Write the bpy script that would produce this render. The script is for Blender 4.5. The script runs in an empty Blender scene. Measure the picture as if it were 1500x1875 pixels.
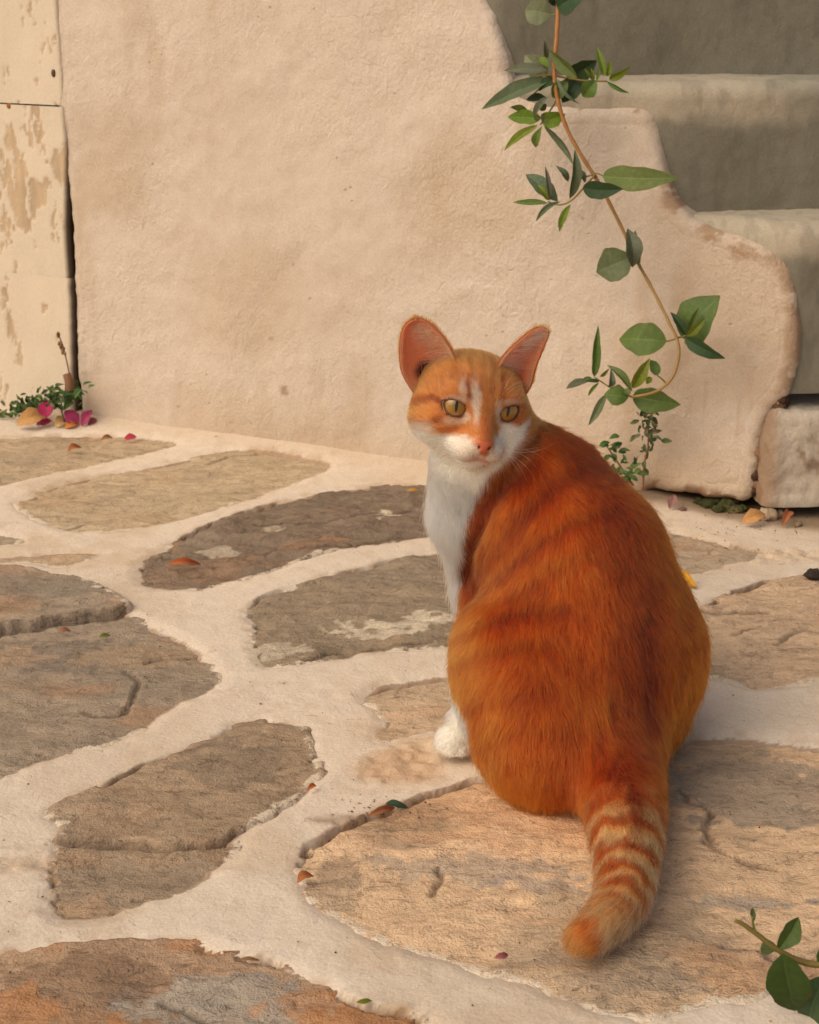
import bpy, math, random
import numpy as np
from mathutils import Vector, Matrix

# ------------------------------------------------------------------ camera, sky, sun, exposure
S = bpy.context.scene
COL = S.collection
CAM_H, PITCH, FPX, CX, CY = 0.74, math.radians(19.1), 3000.0, 750.0, 937.5
cam = bpy.data.cameras.new('camera')
cam_o = bpy.data.objects.new('camera', cam)
COL.objects.link(cam_o)
cam_o.location = (0, 0, CAM_H)
cam_o.rotation_euler = (math.pi / 2 - PITCH, 0, 0)
cam.sensor_fit = 'VERTICAL'
cam.sensor_height = 24.0
cam.lens = 24.0 * FPX / 1875.0
cam.clip_start, cam.clip_end = 0.05, 500
cam.dof.use_dof = True
cam.dof.focus_distance = 1.53
cam.dof.aperture_fstop = 13.0
S.camera = cam_o

SUN_EL, SUN_AZ = math.radians(45), math.radians(-126)     # azimuth measured from +Y towards +X
world = bpy.data.worlds.new('World')
S.world = world
world.use_nodes = True
wt = world.node_tree
bg = wt.nodes['Background']
sky = wt.nodes.new('ShaderNodeTexSky')
sky.sky_type = 'NISHITA'
sky.sun_disc = False
sky.sun_elevation = SUN_EL
sky.sun_rotation = SUN_AZ
sky.air_density = 0.6
sky.dust_density = 6.0
sky.ozone_density = 0.0
wt.links.new(sky.outputs[0], bg.inputs[0])
bg.inputs[1].default_value = 0.115
sl = bpy.data.lights.new('sun', 'SUN')
sl.energy = 1.05
sl.angle = math.radians(75)
sl.color = (1.0, 0.95, 0.87)
sun = bpy.data.objects.new('sun', sl)
COL.objects.link(sun)
sd_ = Vector((math.sin(SUN_AZ) * math.cos(SUN_EL), math.cos(SUN_AZ) * math.cos(SUN_EL), math.sin(SUN_EL)))
sun.rotation_euler = sd_.to_track_quat('Z', 'Y').to_euler()
sun.location = (-2, 1, 4)
VS = S.view_settings
VS.view_transform = 'Standard'
VS.look = 'None'
VS.gamma = 1.0
VS.exposure = 0.0
VS.use_curve_mapping = False
VS.use_white_balance = True
VS.white_balance_temperature = 6800
VS.white_balance_tint = 8
S.cycles.max_bounces = 6
S.cycles.diffuse_bounces = 3
S.cycles.adaptive_threshold = 0.025
S.cycles.transparent_max_bounces = 8
S.cycles.use_denoising = True

# ------------------------------------------------------------------ helpers: projection
cp, sp = math.cos(PITCH), math.sin(PITCH)
CAM = np.array([0, 0, CAM_H])
def ray(px, py):
    a, b = (px - CX) / FPX, (CY - py) / FPX
    return np.array([a, cp + b * sp, -sp + b * cp])
def G(px, py, z=0.0):
    d = ray(px, py)
    return CAM + d * ((z - CAM_H) / d[2])
def PD(px, py, D):
    d = ray(px, py)
    return CAM + d * (D / d[1])
def project(P):
    P = np.atleast_2d(P) - CAM
    zc = P[:, 1] * cp - P[:, 2] * sp
    yc = P[:, 1] * sp + P[:, 2] * cp
    return np.stack([CX + FPX * P[:, 0] / zc, CY - FPX * yc / zc], 1)
# wall plane
WB = 0.05
W0 = G(220, 780); W1 = G(1370, 943)
T_W = (W1 - W0) / np.linalg.norm(W1 - W0)
NH = np.array([T_W[1], -T_W[0], 0.0])
NW = NH + np.array([0, 0, WB]); NW /= np.linalg.norm(NW)
def W(px, py, off=0.0):
    d = ray(px, py)
    return CAM + d * ((off - (CAM - W0) @ NW) / (d @ NW))
def wall_uz(px, py):
    p = W(px, py)
    return ((p - W0) @ T_W, p[2])
def wall_pos(u, z, off):
    u, z, off = np.broadcast_arrays(u, z, off)
    return W0 + u[..., None] * T_W - NH * (WB * z)[..., None] + NW * off[..., None] + np.array([0, 0, 1.0]) * z[..., None]

# ------------------------------------------------------------------ helpers: noise, colour
def _h(ix, iy, iz, s):
    v = (ix.astype(np.int64) * 374761393 + iy.astype(np.int64) * 668265263 + iz.astype(np.int64) * 2147483647 + s * 1274126177) & 0xFFFFFFFF
    v = ((v ^ (v >> 13)) * 1274126177) & 0xFFFFFFFF
    v = ((v ^ (v >> 16)) * 2246822519) & 0xFFFFFFFF
    return ((v ^ (v >> 15)) & 0xFFFFFF) / float(0xFFFFFF) * 2 - 1
def vnoise(p, s=0):
    p = np.asarray(p, float)
    i = np.floor(p).astype(np.int64); f = p - i
    f = f * f * f * (f * (f * 6 - 15) + 10)
    x, y, z = i[..., 0], i[..., 1], i[..., 2]
    fx, fy, fz = f[..., 0], f[..., 1], f[..., 2]
    r = 0
    for dx in (0, 1):
        wx = fx if dx else 1 - fx
        for dy in (0, 1):
            wy = fy if dy else 1 - fy
            for dz in (0, 1):
                r = r + wx * wy * (fz if dz else 1 - fz) * _h(x + dx, y + dy, z + dz, s)
    return r
def fbm(p, octs=4, s=0, gain=0.5):
    p = np.asarray(p, float); a, t, n = 1.0, 0.0, 0
    for k in range(octs):
        n = n + a * vnoise(p, s + k * 17); t += a; a *= gain; p = p * 2.03 + 7.1
    return n / t
def ss(a, b, x):
    t = np.clip((x - a) / (b - a), 0, 1); return t * t * (3 - 2 * t)
def lin(c):
    c = np.asarray(c, float) / 255.0
    return np.where(c <= 0.04045, c / 12.92, ((c + 0.055) / 1.055) ** 2.4)
ILL = np.array([0.98, 0.90, 0.76])         # light falling on an unshaded surface: turns a pictured tone into a base colour
def A(r, g, b):
    return np.clip(lin((r, g, b)) / ILL, 0.004, 0.86)
def blend(col, mask, c): 
    m = np.clip(mask, 0, 1)[:, None]; return col * (1 - m) + np.asarray(c) * m
def seg_dist(p, poly, closed=True):
    """nearest distance from points (N,2) to polyline; returns signed distance (+ inside) and nearest point"""
    a = poly; b = np.roll(poly, -1, 0)
    if not closed: a, b = a[:-1], b[:-1]
    best = np.full(len(p), 1e9); near = np.zeros((len(p), 2)); ins = np.zeros(len(p), bool)
    for i in range(len(a)):
        e = b[i] - a[i]; w = p - a[i]
        t = np.clip((w @ e) / max(e @ e, 1e-12), 0, 1)
        q = a[i] + t[:, None] * e
        d = np.hypot(*(p - q).T)
        m = d < best
        best[m] = d[m]; near[m] = q[m]
        if closed:
            c = (a[i, 1] > p[:, 1]) != (b[i, 1] > p[:, 1])
            dy = b[i, 1] - a[i, 1]
            if dy != 0:
                ins ^= c & (p[:, 0] < (b[i, 0] - a[i, 0]) * (p[:, 1] - a[i, 1]) / dy + a[i, 0])
    return (np.where(ins, best, -best) if closed else best), near
def grid_dist(xs, ys, poly, margin=0.07, closed=True, warp=None):
    """signed distance on a regular grid, exact within margin of the outline (+ inside)"""
    nx, ny = len(xs), len(ys)
    best = np.full((nx, ny), margin); near = np.zeros((nx, ny, 2)); ins = np.zeros((nx, ny), bool)
    X = np.repeat(xs[:, None], ny, 1); Y = np.repeat(ys[None], nx, 0); wm = 0.0
    if warp is not None:
        X = X + warp[:, 0].reshape(nx, ny); Y = Y + warp[:, 1].reshape(nx, ny); wm = 0.006
    near[..., 0] = X; near[..., 1] = Y
    a = poly; b = np.roll(poly, -1, 0)
    if not closed: a, b = a[:-1], b[:-1]
    for (ax, ay), (bx, by) in zip(a.tolist(), b.tolist()):
        i0, i1 = np.searchsorted(xs, [min(ax, bx) - margin - wm, max(ax, bx) + margin + wm])
        j0, j1 = np.searchsorted(ys, [min(ay, by) - margin - wm, max(ay, by) + margin + wm])
        if i1 > i0 and j1 > j0:
            sx, sy = X[i0:i1, j0:j1], Y[i0:i1, j0:j1]
            ex, ey = bx - ax, by - ay
            t = np.clip(((sx - ax) * ex + (sy - ay) * ey) / max(ex * ex + ey * ey, 1e-12), 0, 1)
            qx, qy = ax + t * ex, ay + t * ey
            d = np.hypot(sx - qx, sy - qy); m = d < best[i0:i1, j0:j1]
            best[i0:i1, j0:j1][m] = d[m]; near[i0:i1, j0:j1, 0][m] = qx[m]; near[i0:i1, j0:j1, 1][m] = qy[m]
        if closed and by != ay:
            k0, k1 = np.searchsorted(ys, [min(ay, by) - wm, max(ay, by) + wm])
            sx, sy = X[:, k0:k1], Y[:, k0:k1]
            ins[:, k0:k1] ^= ((ay > sy) != (by > sy)) & (sx < (bx - ax) * (sy - ay) / (by - ay) + ax)
    best, ins = best.ravel(), ins.ravel()
    return (np.where(ins, best, -best) if closed else best), near.reshape(-1, 2)
def smooth_poly(P, n=6, closed=True):
    P = np.asarray(P, float); out = []
    N = len(P)
    rng = range(N) if closed else range(N - 1)
    for i in rng:
        if closed: p0, p1, p2, p3 = P[i - 1], P[i], P[(i + 1) % N], P[(i + 2) % N]
        else: p0, p1, p2, p3 = P[max(i - 1, 0)], P[i], P[i + 1], P[min(i + 2, N - 1)]
        for k in range(n):
            t = k / n
            out.append(0.5 * (2 * p1 + (p2 - p0) * t + (2 * p0 - 5 * p1 + 4 * p2 - p3) * t * t + (3 * p1 - p0 - 3 * p2 + p3) * t ** 3))
    if not closed: out.append(P[-1])
    return np.array(out)

# ------------------------------------------------------------------ helpers: objects
def new_mesh(name, V, F, mat, parent=None, col=None, attrs=None, smooth=True):
    me = bpy.data.meshes.new(name)
    V = np.asarray(V, np.float32)
    if isinstance(F, np.ndarray):
        k = F.shape[1]
        me.vertices.add(len(V)); me.vertices.foreach_set('co', V.ravel())
        me.loops.add(F.size); me.loops.foreach_set('vertex_index', F.astype(np.int32).ravel())
        me.polygons.add(len(F))
        me.polygons.foreach_set('loop_start', np.arange(0, F.size, k, dtype=np.int32))
        me.update(calc_edges=True)
    else:
        me.from_pydata(V.tolist(), [], F); me.update()
    if smooth: me.polygons.foreach_set('use_smooth', np.ones(len(me.polygons), bool))
    if col is not None: set_col(me, col)
    for k, v in (attrs or {}).items():
        at = me.attributes.new(k, 'FLOAT', 'POINT'); at.data.foreach_set('value', np.asarray(v, np.float32).ravel())
    me.validate()
    if mat is not None: me.materials.append(mat)
    o = bpy.data.objects.new(name, me); COL.objects.link(o)
    if parent is not None: adopt(o, parent)
    return o
def adopt(o, parent):
    o.parent = parent
    if parent.parent is None: o.matrix_parent_inverse = Matrix.Translation(-Vector(parent.location))
def set_col(me, col, name='col'):
    c = np.ones((len(me.vertices), 4), np.float32); c[:, :3] = col
    at = me.color_attributes.new(name, 'FLOAT_COLOR', 'POINT'); at.data.foreach_set('color', c.ravel())
def empty(name, loc=(0, 0, 0)):
    o = bpy.data.objects.new(name, None); COL.objects.link(o); o.location = loc; o.empty_display_size = 0.02
    return o
def tag(o, label=None, cat=None, group=None, kind=None):
    if label: o['label'] = label
    if cat: o['category'] = cat
    if group: o['group'] = group
    if kind: o['kind'] = kind
    return o
def grid_faces(nu, nv, keep=None):
    i = np.arange(nu * nv).reshape(nu, nv)
    F = np.stack([i[:-1, :-1], i[1:, :-1], i[1:, 1:], i[:-1, 1:]], -1).reshape(-1, 4)
    if keep is not None: F = F[keep[F].all(1)]
    return F
def compact(V, F, *arrs):
    used = np.zeros(len(V), bool); used[F.ravel()] = True
    idx = np.cumsum(used) - 1
    return (V[used], idx[F]) + tuple(a[used] for a in arrs)
def tube(pts, rad, nseg=8, cap=True):
    pts = np.asarray(pts, float); n = len(pts); rad = np.broadcast_to(rad, (n,))
    tg = np.gradient(pts, axis=0); tg /= np.linalg.norm(tg, axis=1)[:, None] + 1e-12
    up = np.array([0.3, 0.5, 0.8]); V = []
    nrm = np.cross(tg[0], up); nrm /= np.linalg.norm(nrm)
    for i in range(n):
        nrm = nrm - tg[i] * (nrm @ tg[i]); nrm /= np.linalg.norm(nrm) + 1e-12
        bn = np.cross(tg[i], nrm)
        for k in range(nseg):
            a = 2 * math.pi * k / nseg
            V.append(pts[i] + rad[i] * (math.cos(a) * nrm + math.sin(a) * bn))
    F = []
    for i in range(n - 1):
        for k in range(nseg):
            F.append((i * nseg + k, i * nseg + (k + 1) % nseg, (i + 1) * nseg + (k + 1) % nseg, (i + 1) * nseg + k))
    if cap:
        F.append(tuple(range(nseg - 1, -1, -1))); F.append(tuple(range((n - 1) * nseg, n * nseg)))
    return np.array(V), F

# ------------------------------------------------------------------ helpers: materials
class NT:
    def __init__(s, name):
        s.m = bpy.data.materials.new(name); s.m.use_nodes = True
        s.t = s.m.node_tree; s.b = s.t.nodes['Principled BSDF']; s.out = s.t.nodes['Material Output']
    def node(s, typ, ins=None, **props):
        n = s.t.nodes.new('ShaderNode' + typ)
        for k, v in props.items(): setattr(n, k, v)
        for k, v in (ins or {}).items(): s.put(n.inputs[k], v)
        return n
    def put(s, sock, v):
        if hasattr(v, 'is_output') or isinstance(v, bpy.types.NodeSocket): s.t.links.new(v, sock)
        elif isinstance(v, (tuple, list, np.ndarray)):
            v = [float(x) for x in v]
            sock.default_value = v + [1.0] if sock.type == 'RGBA' and len(v) == 3 else v
        else: sock.default_value = v
    def attr(s, name): 
        n = s.node('Attribute'); n.attribute_name = name; return n
    def coord(s, which='Object', scale=None):
        c = s.node('TexCoord').outputs[which]
        if scale is not None:
            c = s.node('Mapping', {'Vector': c, 'Scale': scale}).outputs[0]
        return c
    def noise(s, vec, scale, detail=4, rough=0.55, dist=0.0):
        return s.node('TexNoise', {'Vector': vec, 'Scale': scale, 'Detail': detail, 'Roughness': rough, 'Distortion': dist}).outputs[0]
    def ramp(s, fac, stops):
        n = s.node('ValToRGB', {'Fac': fac}); e = n.color_ramp.elements
        while len(e) < len(stops): e.new(0.5)
        for el, (p, c) in zip(e, stops):
            el.position = p; el.color = (c, c, c, 1) if isinstance(c, (int, float)) else tuple(float(x) for x in c) + (1,)
        return n.outputs[0]
    def math(s, op, a, b=0.0, c=0.0):
        n = s.node('Math', operation=op); s.put(n.inputs[0], a); s.put(n.inputs[1], b); s.put(n.inputs[2], c); return n.outputs[0]
    def mix(s, fac, a, b, mode='MIX'):
        n = s.node('Mix', data_type='RGBA', blend_type=mode)
        s.put(n.inputs[0], fac); s.put(n.inputs[6], a); s.put(n.inputs[7], b); return n.outputs[2]
    def bump(s, h, strength=0.5, dist=0.001, normal=None):
        n = s.node('Bump', {'Height': h, 'Strength': strength, 'Distance': dist})
        if normal is not None: s.put(n.inputs['Normal'], normal)
        return n.outputs[0]
    def fin(s, col, rough=0.85, normal=None, spec=0.25, **kw):
        s.put(s.b.inputs['Base Color'], col); s.put(s.b.inputs['Roughness'], rough)
        s.put(s.b.inputs['Specular IOR Level'], spec)
        if normal is not None: s.put(s.b.inputs['Normal'], normal)
        for k, v in kw.items(): s.put(s.b.inputs[k], v)
        return s.m

# ------------------------------------------------------------------ materials of the setting
def mat_plaster(name, bump=0.5, coarse=0.6, aged=False, lines=False):
    s = NT(name)
    c = s.coord('Object'); base = s.attr('col').outputs['Color']
    n2 = s.noise(c, 55, 2, 0.6); n3 = s.noise(c, 480, 1, 0.5)
    col = s.mix(s.ramp(n2, [(0.35, 0.30), (0.65, 0.0)]), base, s.mix(1.0, base, (0.86, 0.80, 0.72), 'MULTIPLY'))
    col = s.mix(s.ramp(n3, [(0.33, 0.34), (0.58, 0.0)]), col, s.mix(1.0, base, (0.70, 0.64, 0.56), 'MULTIPLY'))
    wv = s.node('Mapping', {'Vector': c, 'Rotation': (0, 0.6, 0), 'Scale': (60, 60, 44)}).outputs[0]
    trowel = s.noise(wv, 1.6, 2, 0.55, 0.8)
    g1 = s.noise(c, 210, 2, 0.6)
    h = s.math('ADD', s.math('MULTIPLY', trowel, 1.5 * coarse), s.math('MULTIPLY', g1, 0.8))
    if lines:
        rl = s.math('ABSOLUTE', s.math('SUBTRACT', s.noise(c, 8.0, 4, 0.6, 0.6), 0.5))
        rl = s.math('MULTIPLY', s.ramp(rl, [(0.0, 1.0), (0.0045, 0.0)]), s.ramp(n2, [(0.50, 0.0), (0.60, 1.0)]))
        col = s.mix(s.math('MULTIPLY', rl, 0.5), col, s.mix(1.0, base, (0.55, 0.46, 0.38), 'MULTIPLY'))
        h = s.math('SUBTRACT', h, s.math('MULTIPLY', rl, 0.5))
    if aged:
        wc = s.node('VectorMath', {0: c, 1: s.node('VectorMath', {0: s.node('TexNoise', {'Vector': c, 'Scale': 14.0, 'Detail': 3.0}).outputs['Color'], 1: (0.09, 0.09, 0.09)}, operation='MULTIPLY').outputs[0]}, operation='ADD').outputs[0]
        ve = s.node('TexVoronoi', {'Vector': wc, 'Scale': 5.5}, feature='DISTANCE_TO_EDGE').outputs['Distance']
        gate = s.ramp(s.noise(c, 3.1, 1), [(0.56, 0.0), (0.66, 1.0)])
        crack = s.math('MULTIPLY', s.math('MULTIPLY', s.ramp(ve, [(0.0, 1.0), (0.008, 0.0)]), gate), 0.30)
        vp = s.node('TexVoronoi', {'Vector': c, 'Scale': 46.0}).outputs['Distance']
        pit = s.math('MULTIPLY', s.ramp(vp, [(0.07, 1.0), (0.13, 0.0)]), s.ramp(s.noise(c, 7.0, 2), [(0.52, 0.0), (0.60, 1.0)]))
        col = s.mix(s.math('MULTIPLY', s.math('MAXIMUM', crack, pit), 0.38), col, s.mix(1.0, base, (0.62, 0.52, 0.42), 'MULTIPLY'))
        h = s.math('MULTIPLY', h, s.ramp(s.noise(c, 5.5, 2), [(0.36, 0.35), (0.66, 1.15)]))
        h = s.math('SUBTRACT', h, s.math('MULTIPLY', s.math('MAXIMUM', crack, pit), 0.7))
    return s.fin(col, 0.9, s.bump(h, bump, 0.0026), 0.2)
M_WALL = mat_plaster('whitewashed plaster', 0.55, 1.0, aged=True)
M_STEP = mat_plaster('grey green limewash', 0.28, 0.4)
M_GROUT = mat_plaster('whitewashed grout', 0.42, 0.3, lines=True)

def mat_stone():
    s = NT('slate flagstone')
    rnd = s.node('ObjectInfo').outputs['Random']
    c = s.node('VectorMath', {0: s.coord('Object'), 1: s.node('CombineXYZ', {0: s.math('MULTIPLY', rnd, 37.0), 1: s.math('MULTIPLY', rnd, 91.0), 2: 0.0}).outputs[0]}, operation='ADD').outputs[0]
    base = s.attr('col').outputs['Color']; wash = s.attr('wash').outputs['Fac']
    cs = s.node('Mapping', {'Vector': c, 'Rotation': (0, 0, -0.22), 'Scale': (27, 54, 60)}).outputs[0]
    st = s.noise(cs, 1.8, 4, 0.68, 0.5); n2 = s.noise(c, 130, 3, 0.7); n3 = s.noise(c, 560, 1, 0.5)
    dark = s.mix(1.0, base, (0.62, 0.60, 0.58), 'MULTIPLY'); lite = s.mix(1.0, base, (1.22, 1.20, 1.15), 'MULTIPLY')
    col = s.mix(s.ramp(st, [(0.28, 0.65), (0.48, 0.0)]), base, dark)
    col = s.mix(s.ramp(st, [(0.52, 0.0), (0.75, 0.7)]), col, lite)
    col = s.mix(s.ramp(n2, [(0.32, 0.5), (0.46, 0.0)]), col, dark)
    rd = s.math('ABSOLUTE', s.math('SUBTRACT', s.noise(cs, 0.9, 3, 0.6, 1.2), 0.5))
    rdg = s.math('MULTIPLY', s.ramp(rd, [(0.0, 1.0), (0.018, 0.0)]), s.ramp(st, [(0.42, 1.0), (0.56, 0.15)]))
    col = s.mix(s.math('MULTIPLY', rdg, 0.5), col, s.mix(1.0, base, (0.36, 0.33, 0.30), 'MULTIPLY'))
    col = s.mix(s.ramp(n3, [(0.60, 0.0), (0.74, 0.55)]), col, s.mix(1.0, base, (1.5, 1.45, 1.4), 'MULTIPLY'))
    wn = s.noise(c, 75, 4, 0.75); wn2 = st
    wm = s.math('ADD', wash, s.math('MULTIPLY', s.math('SUBTRACT', s.math('ADD', wn, s.math('MULTIPLY', wn2, 0.7)), 0.85), 1.0))
    col = s.mix(s.ramp(wm, [(0.44, 0.0), (0.58, 0.92)]), col, tuple(A(214, 188, 152)))
    h = s.math('ADD', s.math('MULTIPLY', st, 1.4), s.math('ADD', s.math('MULTIPLY', n2, 1.3), s.math('MULTIPLY', n3, 0.5)))
    h = s.math('SUBTRACT', h, s.math('MULTIPLY', rdg, 0.5))
    return s.fin(col, s.ramp(n2, [(0.3, 0.62), (0.7, 0.85)]), s.bump(h, 0.75, 0.0024), 0.3)
M_STONE = mat_stone()
def mat_plain(name, rough=0.8, bump=0.3, scale=160, spec=0.2, var=0.35):
    s = NT(name); c = s.coord('Object'); base = s.attr('col').outputs['Color']
    n = s.noise(c, scale, 4, 0.6)
    col = s.mix(s.ramp(n, [(0.3, var), (0.6, 0.0)]), base, s.mix(1.0, base, (0.6, 0.55, 0.5), 'MULTIPLY'))
    return s.fin(col, rough, s.bump(n, bump, 0.001), spec)
M_EARTH = mat_plain('crumbling earth', 0.95, 0.8, 220)
M_WOOD = mat_plain('flaking painted wood', 0.7, 0.25, 300, 0.3, 0.2)

C_WALL = A(207, 183, 153)
C_GROUT = A(221, 197, 164)
C_GREEN = A(128, 118, 95)

# ------------------------------------------------------------------ plastered wall
def wz(pts): return [wall_uz(*p) for p in pts]
uR = wz([(1372, 918)])[0][0]
top_u = wz([(700, 0)])[0][0]
left_edge = wz([(147, 775), (140, 700), (137, 640), (134, 560), (130, 480), (126, 400), (117, 330), (106, 262), (100, 180), (94, 60), (90, -20)])
outline = [(left_edge[0][0], -0.04)] + left_edge + [(left_edge[-1][0] - 0.01, 1.0), (left_edge[-1][0] - 0.01, 2.3), (top_u - 0.45, 2.3), (top_u - 0.30, 1.35), (top_u - 0.08, 1.05)]
outline += wz([(745, -330), (800, -260), (855, -170), (868, -100), (880, -40), (895, 15), (912, 60), (925, 110), (935, 152), (950, 176), (1000, 190), (1050, 195),
               (1120, 197), (1165, 196), (1188, 206), (1200, 230), (1205, 262), (1215, 310), (1228, 350), (1240, 378), (1262, 398), (1300, 415), (1340, 428), (1385, 445),
               (1425, 470), (1448, 505), (1456, 560), (1460, 620), (1452, 690), (1438, 725), (1412, 752), (1394, 790), (1387, 850), (1376, 905), (1364, 922), (1330, 914),
               (1296, 915), (1262, 905), (1225, 904), (1200, 900), (1180, 902)])
outline += [(wall_uz(1172, 900)[0], -0.04)]
outline = np.array(outline)
# roughen the outline a little
def rough_line(P, step=0.004, amp=0.0016, s=3, closed=True):
    out = []
    N = len(P)
    for i in range(N if closed else N - 1):
        a, b = P[i], P[(i + 1) % N]; L = np.linalg.norm(b - a); k = max(1, int(L / step))
        for j in range(k): out.append(a + (b - a) * j / k)
    out = np.array(out)
    q = np.c_[out * 90, np.zeros(len(out))]
    return out + amp * np.c_[fbm(q, 3, s), fbm(q + 31.7, 3, s + 5)] * 1.6
h_w = 0.0048
zs = np.concatenate([np.arange(-0.04, 0.88, h_w), np.linspace(0.885, 2.3, 40)])
us = np.arange(left_edge[-1][0] - 0.03, outline[:, 0].max() + 0.02, h_w)
U, Z = np.meshgrid(us, zs, indexing='ij')
ol = smooth_poly(outline, 3)
def resample(P, step):
    P = np.vstack([P, P[:1]]); L = np.r_[0, np.cumsum(np.linalg.norm(np.diff(P, axis=0), axis=1))]
    t = np.linspace(0, L[-1], int(L[-1] / step) + 1)[:-1]
    return np.c_[np.interp(t, L, P[:, 0]), np.interp(t, L, P[:, 1])]
ol = resample(ol, 0.0035)
qq = np.c_[ol * 60, np.zeros(len(ol))]
for _ in range(4): ol = 0.5 * ol + 0.25 * (np.roll(ol, 1, 0) + np.roll(ol, -1, 0))
ol = ol + 0.0028 * np.c_[fbm(qq, 4, 3, 0.6), fbm(qq + 31.7, 4, 8, 0.6)]
tn = np.roll(ol, -4, 0) - np.roll(ol, 4, 0); tn /= np.linalg.norm(tn, axis=1)[:, None] + 1e-9
for _ in range(6): tn = 0.5 * tn + 0.25 * (np.roll(tn, 1, 0) + np.roll(tn, -1, 0))
tn /= np.linalg.norm(tn, axis=1)[:, None]
area = np.sum(ol[:, 0] * np.roll(ol[:, 1], -1) - np.roll(ol[:, 0], -1) * ol[:, 1])
inw = np.c_[-tn[:, 1], tn[:, 0]] * np.sign(area)
sd, near = grid_dist(us, zs, ol, 0.08)
r_ = 0.015
def wall_off(p, sd):
    q3 = np.c_[p, np.zeros(len(p))]
    off = 0.0035 * fbm(q3 * 3.2, 2, 11) + 0.0028 * fbm(q3 * np.array([15, 18, 1]), 3, 12) + 0.0008 * fbm(q3 * np.array([70, 55, 1]), 2, 13)
    off = off + np.clip(1 - sd / 0.05, 0, 1) ** 2 * 0.003 * fbm(q3 * 45, 3, 14)
    d = np.clip(sd, 0, r_)
    return off - (r_ - np.sqrt(np.maximum(r_ * r_ - (r_ - d) ** 2, 0)))
gpts = np.c_[U.ravel(), Z.ravel()]
goff = wall_off(gpts, sd) - 0.0022 * ss(0.0225, 0.017, sd)
Fg_ = grid_faces(len(us), len(zs), sd > 0.0165)
gV, Fg_, gpts, gsd = compact(wall_pos(gpts[:, 0], gpts[:, 1], goff), Fg_, gpts, sd)
ds = [0.0, 0.0, 0.0, 0.0004, 0.0012, 0.003, 0.0055, 0.009, 0.013, 0.017, 0.0215, 0.0262]
bo = [-0.07, -0.035, -0.012] + [0.0] * (len(ds) - 4) + [-0.0014]
n_, m_ = len(ol), len(ds)
sp_ = np.stack([ol + inw * dd for dd in ds], 1).reshape(-1, 2); ssd = np.tile(ds, n_)
soff = wall_off(sp_, ssd) + np.tile(bo, n_)
sV = wall_pos(sp_[:, 0], sp_[:, 1], soff)
ii = np.arange(n_)[:, None] * m_ + np.arange(m_)[None]
jj = np.roll(ii, -1, 0)
sF = np.stack([ii[:, :-1], jj[:, :-1], jj[:, 1:], ii[:, 1:]], -1).reshape(-1, 4)
if area < 0: sF = sF[:, ::-1]
V = np.vstack([gV, sV]); F = np.vstack([Fg_[:, ::-1] if False else Fg_, sF + len(gV)])
pts = np.vstack([gpts, sp_]); sd = np.r_[gsd, ssd]; q3 = np.c_[pts, np.zeros(len(pts))]
# dirt near the foot, flaked brown plaster near the worn edge, rust streaks
col = np.tile(C_WALL, (len(pts), 1))
nz = fbm(q3 * 26, 4, 21)
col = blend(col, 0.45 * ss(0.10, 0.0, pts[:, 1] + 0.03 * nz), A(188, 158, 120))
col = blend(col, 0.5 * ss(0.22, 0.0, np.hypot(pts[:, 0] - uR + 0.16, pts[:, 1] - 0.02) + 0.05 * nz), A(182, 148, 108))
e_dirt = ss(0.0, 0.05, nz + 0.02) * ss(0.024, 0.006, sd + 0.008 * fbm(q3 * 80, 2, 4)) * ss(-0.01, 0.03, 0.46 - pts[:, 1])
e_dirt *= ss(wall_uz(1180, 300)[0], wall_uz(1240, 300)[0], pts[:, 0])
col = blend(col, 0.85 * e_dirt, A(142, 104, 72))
for (px, py, rr) in [(1350, 462, 0.010), (1366, 470, 0.006), (1438, 515, 0.008), (1441, 568, 0.006), (1163, 201, 0.006), (1062, 197, 0.006), (523, 716, 0.009), (497, 620, 0.005), (1095, 505, 0.004), (940, 545, 0.003), (1300, 435, 0.007)]:
    uc, zc = wall_uz(px, py)
    dd = np.hypot(pts[:, 0] - uc, (pts[:, 1] - zc) * 1.1) + rr * 0.9 * fbm(q3 * 110, 3, 8)
    col = blend(col, 0.8 * ss(rr, rr * 0.6, dd), A(158, 118, 84))
for (px, py, L) in [(1290, 720, 0.05), (1352, 780, 0.05), (1375, 700, 0.06), (1262, 745, 0.03)]:
    uc, zc = wall_uz(px, py)
    dd = np.abs(pts[:, 0] - uc + 0.004 * nz) / 0.006 + np.abs(pts[:, 1] - zc) / L
    col = blend(col, 0.35 * ss(1.0, 0.3, dd), A(176, 138, 98))
n_l = fbm(q3 * 5, 4, 24); n_m = fbm(q3 * 2.2, 2, 25)
col = blend(col, 0.5 * ss(0.05, 0.5, n_l), A(188, 158, 122)); col = blend(col, 0.45 * ss(0.0, 0.5, -n_m), A(212, 188, 158))
n_s = fbm(q3 * np.array([16, 3.5, 1]), 4, 27); col = blend(col, 0.3 * ss(0.15, 0.5, n_s), A(180, 148, 110))
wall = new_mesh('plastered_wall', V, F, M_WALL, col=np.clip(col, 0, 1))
tag(wall, 'cream whitewashed plaster wall beside the grey-green steps, behind the cat', 'wall')
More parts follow.
